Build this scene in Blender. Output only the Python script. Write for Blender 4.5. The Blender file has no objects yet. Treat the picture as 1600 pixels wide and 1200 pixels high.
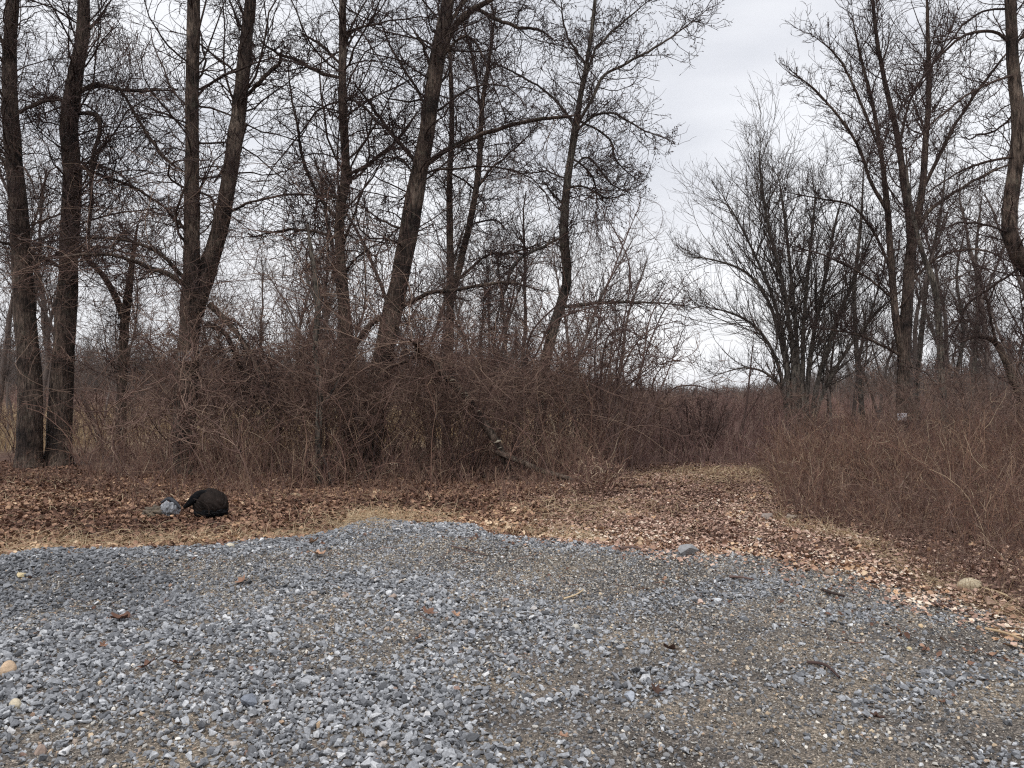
import bpy, bmesh, math
import numpy as np

rng = np.random.default_rng(7)
C = bpy.context.scene.collection
F, CAMH = 1200.0, 1.6
PITCH = math.atan(30.0 / 1200.0)
CP, SP = math.cos(PITCH), math.sin(PITCH)


# ------------------------------------------------------------------ helpers
def ray(u, v):
    """direction with y = 1 for a point of the photograph (1600 x 1200)"""
    x, z = (u - 800.0) / F, (600.0 - v) / F
    y2, z2 = CP - z * SP, SP + z * CP
    return x / y2, z2 / y2


def at(u, v, Y):
    a, b = ray(u, v)
    return (a * Y, Y, CAMH + b * Y)


def on_ground(u, v):
    a, b = ray(u, v)
    Y = -CAMH / b
    return (a * Y, Y)


def hash2(ix, iy, seed):
    h = (ix.astype(np.int64) * 374761393 + iy.astype(np.int64) * 668265263 + seed * 974711) & 0xFFFFFFFF
    h = ((h ^ (h >> 13)) * 1274126177) & 0xFFFFFFFF
    h = h ^ (h >> 16)
    return (h & 0xFFFF) / 65535.0


def vnoise(x, y, seed=0):
    x = np.asarray(x, float); y = np.asarray(y, float)
    ix = np.floor(x); iy = np.floor(y)
    fx = x - ix; fy = y - iy
    fx = fx * fx * (3 - 2 * fx); fy = fy * fy * (3 - 2 * fy)
    a = hash2(ix, iy, seed); b = hash2(ix + 1, iy, seed)
    c = hash2(ix, iy + 1, seed); d = hash2(ix + 1, iy + 1, seed)
    return (a * (1 - fx) + b * fx) * (1 - fy) + (c * (1 - fx) + d * fx) * fy


def fbm(x, y, seed=0, octv=3):
    s, a, t = 0.0, 1.0, 0.0
    for k in range(octv):
        s = s + a * vnoise(x * 2 ** k + 17.3 * k, y * 2 ** k - 9.1 * k, seed + k)
        t += a; a *= 0.5
    return s / t


def nrm(v):
    return v / np.maximum(np.linalg.norm(v, axis=-1, keepdims=True), 1e-9)


def smooth(a, b, x):
    t = np.clip((x - a) / (b - a), 0, 1)
    return t * t * (3 - 2 * t)


# ------------------------------------------------------------------ zones of the ground (polar depth functions)
def depth_fn(pts):
    s, d = [], []
    for u, v in pts:
        X, Y = on_ground(u, v)
        s.append((u - 800) / F); d.append(Y)
    s, d = np.array(s), np.array(d)
    return lambda x, y: np.interp(x / np.maximum(y, 0.5), s, d)


gravel_edge = depth_fn([(-500, 900), (-100, 890), (0, 880), (60, 868), (200, 862), (330, 858), (400, 850), (470, 850), (520, 840), (560, 822), (585, 815),
                        (650, 822), (740, 824), (765, 838), (830, 845), (900, 850), (1000, 862), (1060, 862), (1100, 868),
                        (1180, 868), (1220, 885), (1290, 892), (1400, 925), (1500, 950), (1600, 1000), (1750, 1080), (2100, 1200)])
brush_edge = depth_fn([(-500, 742), (-100, 738), (0, 742), (100, 752), (160, 768), (200, 777), (300, 770), (420, 775), (500, 779), (600, 772), (700, 776), (800, 772),
                       (900, 770), (955, 776), (975, 760), (988, 742), (1010, 737), (1100, 735), (1195, 737), (1206, 760), (1212, 795),
                       (1230, 812), (1290, 826), (1350, 845), (1420, 885), (1500, 918), (1600, 962), (1700, 1010), (2000, 1160)])


def gz(x, y):
    """height of the ground"""
    x = np.asarray(x, float); y = np.asarray(y, float)
    g = gravel_edge(x, y)
    inside = smooth(0.35, -0.5, y - g)
    s = x / np.maximum(y, 0.5)
    pile = smooth(0.35, -0.3, s)                         # the loose stone lies thicker on the left
    z = inside * (0.03 + 0.05 * pile)
    rim = np.exp(-((y - g + 0.75) / 0.6) ** 2)
    z = z + rim * 0.05 * pile * (0.4 + vnoise(x * 1.3, y * 0.8, 5))
    z = z - 0.09 * np.exp(-(((x + 3.3) / 1.3) ** 2 + ((y - 6.2) / 0.8) ** 2))
    z = z + (fbm(x * 0.8, y * 0.8, 11) - 0.5) * 0.08 * inside
    z = z + (fbm(x * 0.35, y * 0.35, 3) - 0.5) * 0.16 * (1 - inside) * smooth(0, 3, y - g)
    z = z + smooth(16, 60, y) * (fbm(x * 0.05, y * 0.05, 8) - 0.5) * 0.8
    return z


# ------------------------------------------------------------------ mesh makers
def raw_mesh(name, V, faces, nper, smooth_shade=True, attrs=None, mats=None):
    """V (n,3); faces flat vertex indices; nper corners per face (int or array)"""
    me = bpy.data.meshes.new(name)
    V = np.ascontiguousarray(V, np.float32)
    faces = np.ascontiguousarray(faces, np.int32).ravel()
    if np.isscalar(nper):
        nf = len(faces) // nper
        ls = np.arange(nf, dtype=np.int32) * nper
    else:
        nper = np.asarray(nper, np.int32); nf = len(nper)
        ls = np.concatenate([[0], np.cumsum(nper)[:-1]]).astype(np.int32)
    me.vertices.add(len(V)); me.vertices.foreach_set('co', V.ravel())
    me.loops.add(len(faces)); me.loops.foreach_set('vertex_index', faces)
    me.polygons.add(nf); me.polygons.foreach_set('loop_start', ls)
    me.polygons.foreach_set('use_smooth', np.full(nf, smooth_shade))
    for k, a in (attrs or {}).items():
        at_ = me.attributes.new(k, 'FLOAT', 'POINT')
        at_.data.foreach_set('value', np.ascontiguousarray(a, np.float32))
    me.update(calc_edges=True)
    return me


def link(name, me, mat=None, parent=None):
    o = bpy.data.objects.new(name, me)
    if mat is not None:
        me.materials.append(mat)
    C.objects.link(o)
    if parent is not None:
        o.parent = parent
        o.matrix_parent_inverse.identity()
        o.location = -parent.location if False else o.location
    return o


class Tubes:
    """collects tapering strands and turns them into one mesh"""
    def __init__(s):
        s.V, s.Fc, s.t, s.r, s.n = [], [], [], [], 0

    def add(s, P, R, k=3, tone=None, lump=0.0):
        P = np.asarray(P, float); R = np.asarray(R, float)
        if P.ndim == 2:
            P, R = P[None], R[None]
        M, N = P.shape[:2]
        if M == 0:
            return
        T = np.gradient(P, axis=1); T = nrm(T)
        m = nrm(T.mean(1) + 1e-6)
        ax = np.argmin(np.abs(m), axis=1)
        u = np.zeros((M, 3)); u[np.arange(M), ax] = 1
        u = u[:, None, :]
        A = nrm(np.cross(T, np.broadcast_to(u, T.shape))); B = np.cross(T, A)
        ang = np.arange(k) * 2 * math.pi / k
        rr = R[:, :, None] * np.ones(k)
        if lump > 0:
            al = np.cumsum(np.linalg.norm(np.diff(P, axis=1, prepend=P[:, :1]), axis=2), axis=1)[:, :, None]
            rr = rr * (1 + lump * (vnoise(np.cos(ang) * 1.7 + al * 1.1 + 30, np.sin(ang) * 1.7 + al * 2.3 + 30, 4) - 0.5) * 2
                       + lump * 0.6 * (vnoise(ang * 2.3 + 40 + al * 0 , al * 6 + 9, 9) - 0.5) * 2)
        V = P[:, :, None, :] + rr[..., None] * (np.cos(ang)[:, None] * A[:, :, None, :] + np.sin(ang)[:, None] * B[:, :, None, :])
        V = V.reshape(-1, 3)
        base = (np.arange(M) * N * k)[:, None, None] + s.n
        i = (np.arange(N - 1) * k)[None, :, None]; j = np.arange(k)[None, None, :]; j2 = (j + 1) % k
        f = np.stack([base + i + j, base + i + j2, base + i + k + j2, base + i + k + j], -1).reshape(-1)
        s.V.append(V); s.Fc.append(f); s.n += len(V)
        if tone is None:
            tone = rng.random(M)
        s.t.append(np.repeat(np.broadcast_to(np.asarray(tone, float), (M,)), N * k))
        s.r.append(np.repeat(R.reshape(-1), k))

    def build(s, name, mat, parent=None):
        if not s.V:
            return None
        me = raw_mesh(name, np.concatenate(s.V), np.concatenate(s.Fc), 4, True,
                      {'tone': np.concatenate(s.t), 'thick': np.concatenate(s.r)})
        return link(name, me, mat, parent)


def resample(pts, n):
    """Catmull-Rom through the traced points, n points evenly spaced"""
    p = np.asarray(pts, float)
    q = np.concatenate([[2 * p[0] - p[1]], p, [2 * p[-1] - p[-2]]])
    out = []
    for i in range(len(p) - 1):
        a, b, c, d = q[i:i + 4]
        t = np.linspace(0, 1, 16, endpoint=False)[:, None]
        out.append(0.5 * (2 * b + (c - a) * t + (2 * a - 5 * b + 4 * c - d) * t ** 2 + (3 * b - a - 3 * c + d) * t ** 3))
    out.append(p[-1:]); out = np.concatenate(out)
    L = np.concatenate([[0], np.cumsum(np.linalg.norm(np.diff(out[:, :3], axis=0), axis=1))])
    t = np.linspace(0, L[-1], n)
    return np.stack([np.interp(t, L, out[:, k]) for k in range(out.shape[1])], 1)


def sample(P, t):
    """P (M,N,..), t (M,) in 0..1"""
    N = P.shape[1]
    x = t * (N - 1); i = np.minimum(x.astype(int), N - 2); f = (x - i)
    m = np.arange(len(P))
    a, b = P[m, i], P[m, i + 1]
    if P.ndim == 3:
        return a * (1 - f)[:, None] + b * f[:, None], nrm(b - a)
    return a * (1 - f) + b * f


def grow(P, R, cnt, tr=(0.15, 1.0), ang=(0.6, 1.1), ln=(0.3, 0.7), rk=0.55, rmin=0.003, npts=6, wig=0.25, up=0.1,
         absolute=False, flat=0.0, rng=rng, rend=0.35):
    """children of every strand. cnt: per strand, float or array. ln: fraction of the parent's length (or metres)"""
    M, N = P.shape[:2]
    L = np.linalg.norm(np.diff(P, axis=1), axis=2).sum(1)
    c = np.broadcast_to(np.asarray(cnt, float), (M,))
    n = np.floor(c + rng.random(M)).astype(int)
    idx = np.repeat(np.arange(M), n)
    K = len(idx)
    if K == 0:
        return np.zeros((0, npts, 3)), np.zeros((0, npts))
    t = tr[0] + (tr[1] - tr[0]) * rng.random(K)
    p0, T = sample(P[idx], t)
    r0 = sample(R[idx], t)
    v = rng.normal(size=(K, 3)); v[:, 2] *= 0.7
    v = nrm(v - (v * T).sum(1)[:, None] * T)
    a = ang[0] + (ang[1] - ang[0]) * rng.random(K)
    d = np.cos(a)[:, None] * T + np.sin(a)[:, None] * v
    ll = (ln[0] + (ln[1] - ln[0]) * rng.random(K) ** 1.3)
    ll = ll * (1 if absolute else L[idx]) * (1 - 0.45 * t)
    step = (ll / (npts - 1))[:, None]
    Q = np.zeros((K, npts, 3)); Q[:, 0] = p0
    upv = np.array([0, 0, 1.0])
    curl = rng.normal(size=(K, 3)) * (2.4 * wig / math.sqrt(npts))
    for k in range(1, npts):
        if k == npts // 2:
            curl = curl * rng.uniform(-1.3, 1.3, (K, 1))
        d = nrm(d + curl + 0.75 * wig * rng.normal(size=(K, 3)) + up * upv)
        Q[:, k] = Q[:, k - 1] + d * step
    rb = np.maximum(r0 * rk, rmin)
    rb = np.minimum(rb, np.maximum(0.0075 * ll + 0.003, rmin))
    tap = np.linspace(1, rend, npts)[None]
    return Q, np.maximum(rb[:, None] * tap, rmin * 0.6)


# ------------------------------------------------------------------ materials
def new_mat(name, rough=0.9):
    m = bpy.data.materials.new(name); m.use_nodes = True
    nt = m.node_tree
    b = nt.nodes['Principled BSDF']
    b.inputs['Roughness'].default_value = rough
    b.inputs['Specular IOR Level'].default_value = 0.25
    return m, nt, b


def ramp(nt, stops, interp='LINEAR'):
    r = nt.nodes.new('ShaderNodeValToRGB'); cr = r.color_ramp; cr.interpolation = interp
    while len(cr.elements) < len(stops):
        cr.elements.new(0.5)
    for e, (p, c) in zip(cr.elements, stops):
        e.position = p; e.color = (*c, 1)
    return r


def noise(nt, scale, detail=3, vec=None, rough=0.55):
    n = nt.nodes.new('ShaderNodeTexNoise'); n.inputs['Scale'].default_value = scale
    n.inputs['Detail'].default_value = detail; n.inputs['Roughness'].default_value = rough
    if vec is not None:
        nt.links.new(vec, n.inputs['Vector'])
    return n


def mixc(nt, fac, a, b, mode='MIX'):
    m = nt.nodes.new('ShaderNodeMix'); m.data_type = 'RGBA'; m.blend_type = mode
    for s, v in ((m.inputs[0], fac), (m.inputs[6], a), (m.inputs[7], b)):
        if hasattr(v, 'is_output'):
            nt.links.new(v, s)
        elif isinstance(v, (int, float)):
            s.default_value = v
        else:
            s.default_value = (*v, 1)
    return m.outputs[2]


def attr(nt, name):
    a = nt.nodes.new('ShaderNodeAttribute'); a.attribute_name = name
    return a.outputs['Fac']


def tone_mat(name, stops, rough=0.9, nscale=None, nlo=0.7, nhi=1.25, interp='LINEAR', spec=0.25):
    m, nt, b = new_mat(name, rough)
    b.inputs['Specular IOR Level'].default_value = spec
    r = ramp(nt, stops, interp); nt.links.new(attr(nt, 'tone'), r.inputs[0])
    col = r.outputs[0]
    if nscale:
        tc = nt.nodes.new('ShaderNodeTexCoord')
        n = noise(nt, nscale, 3, tc.outputs['Object'])
        r2 = ramp(nt, [(0.3, (nlo,) * 3), (0.7, (nhi,) * 3)]); nt.links.new(n.outputs[0], r2.inputs[0])
        col = mixc(nt, 1.0, col, r2.outputs[0], 'MULTIPLY')
    nt.links.new(col, b.inputs['Base Color'])
    return m


def bark_mat(name, base, pale, dark, moss=0.25, twig=(0.070, 0.046, 0.042)):
    m, nt, b = new_mat(name, 0.92)
    tc = nt.nodes.new('ShaderNodeTexCoord')
    mp = nt.nodes.new('ShaderNodeMapping'); mp.inputs['Scale'].default_value = (1, 1, 0.16)
    nt.links.new(tc.outputs['Object'], mp.inputs[0])
    fur = noise(nt, 26, 6, mp.outputs[0], 0.7)
    fr = ramp(nt, [(0.38, (0.2,) * 3), (0.5, (0.95,) * 3), (0.62, (1.8,) * 3)]); nt.links.new(fur.outputs[0], fr.inputs[0])
    big = noise(nt, 1.6, 4, tc.outputs['Object'], 0.6)
    br = ramp(nt, [(0.36, dark), (0.5, base), (0.66, pale)]); nt.links.new(big.outputs[0], br.inputs[0])
    col = mixc(nt, 1.0, br.outputs[0], fr.outputs[0], 'MULTIPLY')
    ms = noise(nt, 5.5, 4, tc.outputs['Object'], 0.7)
    mr = ramp(nt, [(0.56, (0,) * 3), (0.68, (moss,) * 3)]); nt.links.new(ms.outputs[0], mr.inputs[0])
    col = mixc(nt, mr.outputs[0], col, (0.20, 0.20, 0.15))
    # thin twigs carry younger, redder bark
    th = ramp(nt, [(0.006, (1,) * 3), (0.035, (0,) * 3)]); nt.links.new(attr(nt, 'thick'), th.inputs[0])
    col = mixc(nt, th.outputs[0], col, twig)
    oi = nt.nodes.new('ShaderNodeObjectInfo')
    vr = ramp(nt, [(0, (0.78, 0.76, 0.76)), (1, (1.22, 1.2, 1.16))]); nt.links.new(oi.outputs['Random'], vr.inputs[0])
    col = mixc(nt, 1.0, col, vr.outputs[0], 'MULTIPLY')
    nt.links.new(col, b.inputs['Base Color'])
    bp = nt.nodes.new('ShaderNodeBump'); bp.inputs['Strength'].default_value = 1.0; bp.inputs['Distance'].default_value = 0.06
    nt.links.new(fur.outputs[0], bp.inputs['Height']); nt.links.new(bp.outputs[0], b.inputs['Normal'])
    return m


TWIG = (0.070, 0.046, 0.042)
M_bark = bark_mat('bark_brown', (0.088, 0.064, 0.052), (0.15, 0.118, 0.095), (0.028, 0.021, 0.019))
M_bark_grey = bark_mat('bark_grey', (0.092, 0.080, 0.068), (0.17, 0.152, 0.128), (0.035, 0.03, 0.027), 0.35)
M_bark_pale = bark_mat('bark_pale', (0.12, 0.105, 0.092), (0.20, 0.18, 0.155), (0.055, 0.047, 0.042), 0.4, (0.15, 0.125, 0.11))
M_bark_far = tone_mat('bark_far', [(0, (0.085, 0.065, 0.058)), (1, (0.16, 0.13, 0.115))])
M_vine = tone_mat('vine_bark', [(0, (0.07, 0.045, 0.04)), (1, (0.15, 0.10, 0.085))])
M_brush = tone_mat('brush_stems', [(0, (0.11, 0.063, 0.054)), (0.4, (0.19, 0.112, 0.09)), (0.7, (0.27, 0.165, 0.12)), (0.86, (0.37, 0.265, 0.18)), (1, (0.56, 0.46, 0.34))])
M_brush_far = tone_mat('brush_stems_far', [(0, (0.15, 0.092, 0.083)), (0.6, (0.24, 0.145, 0.128)), (1, (0.36, 0.27, 0.21))])
M_brush_warm = tone_mat('brush_stems_warm', [(0, (0.095, 0.052, 0.042)), (0.4, (0.175, 0.095, 0.072)), (0.72, (0.25, 0.145, 0.10)), (0.88, (0.36, 0.25, 0.165)), (1, (0.60, 0.48, 0.33))])
M_shrub = tone_mat('shrub_twigs', [(0, (0.11, 0.068, 0.057)), (0.6, (0.19, 0.120, 0.097)), (1, (0.30, 0.215, 0.16))])
M_straw = tone_mat('dry_straw', [(0, (0.28, 0.18, 0.10)), (0.5, (0.50, 0.37, 0.23)), (1, (0.74, 0.61, 0.41))])
M_leaf = tone_mat('dead_leaf', [(0, (0.055, 0.031, 0.023)), (0.3, (0.14, 0.075, 0.052)), (0.55, (0.25, 0.142, 0.096)), (0.8, (0.43, 0.27, 0.18)), (0.92, (0.56, 0.36, 0.21)), (1, (0.72, 0.55, 0.38))], 0.75, 25)
M_leaf_pink = tone_mat('dead_leaf_pale', [(0, (0.10, 0.058, 0.044)), (0.3, (0.26, 0.158, 0.122)), (0.6, (0.44, 0.29, 0.225)), (0.85, (0.63, 0.455, 0.355)), (1, (0.80, 0.69, 0.56))], 0.75, 25)
M_stone = tone_mat('crushed_stone', [(0, (0.07, 0.072, 0.077)), (0.25, (0.165, 0.17, 0.182)), (0.55, (0.275, 0.283, 0.298)), (0.80, (0.43, 0.438, 0.453)), (0.9, (0.64, 0.645, 0.65)),
                                     (0.93, (0.36, 0.30, 0.25)), (0.965, (0.26, 0.165, 0.13)), (0.985, (0.55, 0.41, 0.26)), (1, (0.74, 0.73, 0.69))], 0.8, 90, 0.72, 1.3, spec=0.4)
M_pebble = tone_mat('pebble', [(0, (0.06, 0.06, 0.062)), (0.4, (0.17, 0.17, 0.174)), (0.65, (0.31, 0.305, 0.30)), (0.82, (0.46, 0.44, 0.40)), (0.9, (0.40, 0.29, 0.21)), (0.96, (0.60, 0.48, 0.33)), (1, (0.82, 0.80, 0.75))], 0.85, None)
M_grit = tone_mat('grit', [(0, (0.06, 0.055, 0.05)), (0.35, (0.18, 0.165, 0.152)), (0.6, (0.33, 0.31, 0.285)), (0.8, (0.50, 0.465, 0.40)), (0.93, (0.40, 0.32, 0.24)), (1, (0.74, 0.71, 0.64))], 0.85, None)


# ------------------------------------------------------------------ bookkeeping
def tag(o, label=None, cat=None, group=None, kind=None):
    if label: o['label'] = label
    if cat: o['category'] = cat
    if group: o['group'] = group
    if kind: o['kind'] = kind
    return o


class Thing:
    """an Empty at the foot of the thing; parts are built in world space and shifted into it"""
    def __init__(s, name, base, label, cat, group=None):
        s.o = bpy.data.objects.new(name, None); s.o.location = base
        s.o.empty_display_size = 0.3
        C.objects.link(s.o); tag(s.o, label, cat, group)
        s.base = np.array(base, float)

    def part(s, name, tubes, mat, parent=None):
        if isinstance(tubes, Tubes):
            if not tubes.V:
                return None
            tubes.V = [v - s.base for v in tubes.V]
            o = tubes.build(name, mat, parent or s.o)
        else:
            o = link(name, tubes, mat, parent or s.o)
        return o


# ------------------------------------------------------------------ ground
def ground():
    xs = np.concatenate([-np.geomspace(2650, 14, 40), np.linspace(-13.8, 13.8, 500), np.geomspace(14, 2650, 40)])
    ys = np.concatenate([[-400, -100, -30, -8, -2, 0.5], np.linspace(1.5, 20, 520), np.geomspace(20.3, 2400, 90)])
    X, Y = np.meshgrid(xs, ys)
    Z = gz(X, Y)
    Z = Z + (fbm(X * 9, Y * 9, 21, 2) - 0.5) * 0.014 * (Y < 22)
    g = gravel_edge(X, Y) + (fbm(X * 3, Y * 3, 31) - 0.5) * 0.7
    b = brush_edge(X, Y)
    grav = smooth(0.25, -0.35, Y - g)
    far = smooth(22, 34, Y)
    ny, nx = X.shape
    V = np.stack([X, Y, Z], -1).reshape(-1, 3)
    i = np.arange(ny - 1)[:, None] * nx; j = np.arange(nx - 1)[None]
    f = np.stack([i + j, i + j + 1, i + j + 1 + nx, i + j + nx], -1).reshape(-1)
    me = raw_mesh('ground', V, f, 4, True, {'grav': grav.ravel(), 'far': far.ravel()})
    m, nt, bs = new_mat('ground_soil', 0.95)
    tc = nt.nodes.new('ShaderNodeTexCoord')
    n1 = noise(nt, 1.1, 4, tc.outputs['Object']); n2 = noise(nt, 130, 3, tc.outputs['Object'], 0.7)
    vo = nt.nodes.new('ShaderNodeTexVoronoi'); vo.inputs['Scale'].default_value = 95
    nt.links.new(tc.outputs['Object'], vo.inputs['Vector'])
    dirt = ramp(nt, [(0.32, (0.085, 0.072, 0.062)), (0.48, (0.15, 0.130, 0.112)), (0.66, (0.25, 0.205, 0.155))]); nt.links.new(n1.outputs[0], dirt.inputs[0])
    gr = ramp(nt, [(0.30, (0.4,) * 3), (0.5, (0.95,) * 3), (0.68, (2.0,) * 3)]); nt.links.new(n2.outputs[0], gr.inputs[0])
    dc = mixc(nt, 1.0, dirt.outputs[0], gr.outputs[0], 'MULTIPLY')
    vc = nt.nodes.new('ShaderNodeSeparateColor'); nt.links.new(vo.outputs['Color'], vc.inputs[0])
    vr = ramp(nt, [(0, (0.5,) * 3), (0.7, (1.05,) * 3), (1.0, (1.9,) * 3)]); nt.links.new(vc.outputs[0], vr.inputs[0])
    dc = mixc(nt, 1.0, dc, vr.outputs[0], 'MULTIPLY')
    n3 = noise(nt, 2.3, 4, tc.outputs['Object']); n4 = noise(nt, 40, 3, tc.outputs['Object'])
    lf = ramp(nt, [(0.35, (0.06, 0.036, 0.028)), (0.55, (0.12, 0.07, 0.052)), (0.7, (0.18, 0.115, 0.075))]); nt.links.new(n3.outputs[0], lf.inputs[0])
    l2 = ramp(nt, [(0.35, (0.5,) * 3), (0.65, (1.6,) * 3)]); nt.links.new(n4.outputs[0], l2.inputs[0])
    lc = mixc(nt, 1.0, lf.outputs[0], l2.outputs[0], 'MULTIPLY')
    n5 = noise(nt, 0.12, 4, tc.outputs['Object'])
    fl = ramp(nt, [(0.35, (0.18, 0.12, 0.085)), (0.6, (0.36, 0.27, 0.17))]); nt.links.new(n5.outputs[0], fl.inputs[0])
    col = mixc(nt, attr(nt, 'grav'), lc, dc)
    col = mixc(nt, attr(nt, 'far'), col, fl.outputs[0])
    nt.links.new(col, bs.inputs['Base Color'])
    bp = nt.nodes.new('ShaderNodeBump'); bp.inputs['Strength'].default_value = 0.8; bp.inputs['Distance'].default_value = 0.012
    nt.links.new(n2.outputs[0], bp.inputs['Height']); nt.links.new(bp.outputs[0], bs.inputs['Normal'])
    tag(link('ground', me, m), kind='structure')


ground()


# ------------------------------------------------------------------ stones
def hull(npt, flat, seed):
    r = np.random.default_rng(seed)
    bm = bmesh.new()
    for p in nrm(r.normal(size=(npt, 3))) * (0.75 + 0.35 * r.random((npt, 1))):
        bm.verts.new((p[0], p[1] * (0.6 + 0.3 * ((seed * 7) % 5) / 4), p[2] * flat))
    res = bmesh.ops.convex_hull(bm, input=bm.verts[:])
    junk = list({g for g in res['geom_interior'] + res['geom_unused'] if isinstance(g, bmesh.types.BMVert)})
    if junk:
        bmesh.ops.delete(bm, geom=junk, context='VERTS')
    bmesh.ops.triangulate(bm, faces=bm.faces[:])
    bm.verts.index_update()
    v = np.array([q.co[:] for q in bm.verts]); f = np.array([[q.index for q in fa.verts] for fa in bm.faces])
    bm.free()
    return v, f


def rotmats(n, tilt, rng=rng):
    a = rng.random(n) * 2 * math.pi
    tx = rng.normal(size=n) * tilt; ty = rng.normal(size=n) * tilt
    ca, sa = np.cos(a), np.sin(a)
    Rz = np.zeros((n, 3, 3)); Rz[:, 0, 0] = ca; Rz[:, 0, 1] = -sa; Rz[:, 1, 0] = sa; Rz[:, 1, 1] = ca; Rz[:, 2, 2] = 1
    Rx = np.zeros((n, 3, 3)); Rx[:, 0, 0] = 1; Rx[:, 1, 1] = np.cos(tx); Rx[:, 1, 2] = -np.sin(tx); Rx[:, 2, 1] = np.sin(tx); Rx[:, 2, 2] = np.cos(tx)
    Ry = np.zeros((n, 3, 3)); Ry[:, 1, 1] = 1; Ry[:, 0, 0] = np.cos(ty); Ry[:, 0, 2] = np.sin(ty); Ry[:, 2, 0] = -np.sin(ty); Ry[:, 2, 2] = np.cos(ty)
    return Rx @ Ry @ Rz


def scatter_mesh(name, templates, pos, size, R, tone, mat, smooth_shade=False):
    """merge many copies of small templates [(verts, tris)] into one mesh"""
    which = rng.integers(0, len(templates), len(pos))
    Vs, Fs, Ts, n = [], [], [], 0
    for k, (tv, tf) in enumerate(templates):
        m = np.nonzero(which == k)[0]
        if not len(m):
            continue
        v = np.einsum('mij,vj->mvi', R[m], tv) * size[m, None, :] if size.ndim == 2 else np.einsum('mij,vj->mvi', R[m], tv) * size[m, None, None]
        v = v + pos[m, None, :]
        f = tf[None] + (np.arange(len(m)) * len(tv))[:, None, None] + n
        Vs.append(v.reshape(-1, 3)); Fs.append(f.reshape(-1)); n += v.shape[0] * v.shape[1]
        Ts.append(np.repeat(tone[m], len(tv)))
    me = raw_mesh(name, np.concatenate(Vs), np.concatenate(Fs), templates[0][1].shape[1], smooth_shade, {'tone': np.concatenate(Ts)})
    return link(name, me, mat)


def cand(n, y0, y1, power=1.0, margin=1.2):
    """random ground points inside the widened view wedge, uniform per area when power = 1"""
    y = np.sqrt(y0 ** 2 + (y1 ** 2 - y0 ** 2) * rng.random(n) ** power)
    x = (rng.random(n) * 2 - 1) * (0.70 * y + margin)
    return x, y


def coverage(x, y):
    """how thick the loose grey stone lies, 0..1"""
    s = x / y
    g = gravel_edge(x, y)
    edge_n = (fbm(x * 3, y * 3, 31) - 0.5) * 0.7 + (fbm(x * 1.1, y * 1.6, 37) - 0.5) * (0.5 + 1.1 * smooth(-0.1, 0.15, s))
    soft = 0.24 + 0.67 * smooth(-0.05, 0.2, s)
    inside = smooth(soft, -soft, y - g - edge_n * 0.8 + 0.5 * soft)
    left = smooth(0.18, -0.16, s - (5.5 - y) * 0.05 + (fbm(x * 0.7, y * 0.7, 51) - 0.5) * 0.30)
    a = math.radians(28)
    xr, yr = x * math.cos(a) + y * math.sin(a), -x * math.sin(a) + y * math.cos(a)
    streak = fbm(xr * 0.8, yr * 2.6, 77)
    patch = fbm(x * 1.5, y * 1.5, 41)
    c = left * (0.42 + 0.8 * smooth(0.36, 0.56, patch)) + (1 - left) * (0.09 + 0.5 * smooth(0.47, 0.68, streak))
    dirt = (np.exp(-(((x + 2.0) / 1.0) ** 2 + ((y - 7.5) / 0.6) ** 2)) + np.exp(-(((x + 0.5) / 1.3) ** 2 + ((y - 7.4) / 0.7) ** 2)) * 1.0 + np.exp(-(((x + 1.0) / 0.5) ** 2 + ((y - 4.6) / 0.3) ** 2)) * 0.7 + np.exp(-(((x + 0.4) / 0.4) ** 2 + ((y - 5.0) / 0.5) ** 2)) * 0.7 + np.exp(-(((x + 1.5) / 0.5) ** 2 + ((y - 3.6) / 0.3) ** 2)) * 0.7) * (0.6 + 0.9 * fbm(x * 3, y * 3, 171))
    rimfar = np.exp(-((y - g + 0.45) / 0.45) ** 2)
    c = c * (1 - 0.75 * np.clip(dirt, 0, 1)) + rimfar * 0.6 * smooth(0.42, 0.2, s)
    return np.clip(c, 0, 1) * inside


ST = [hull(rng.integers(9, 15), f, 100 + i) for i, f in enumerate([0.45, 0.6, 0.75, 0.5, 0.7, 0.4, 0.65, 0.8, 0.55, 0.35, 0.6, 0.7, 0.5, 0.6, 0.45, 0.8])]
SS = [hull(7, f, 300 + i) for i, f in enumerate([0.5, 0.7, 0.8, 0.6, 0.7, 0.5])]


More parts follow.
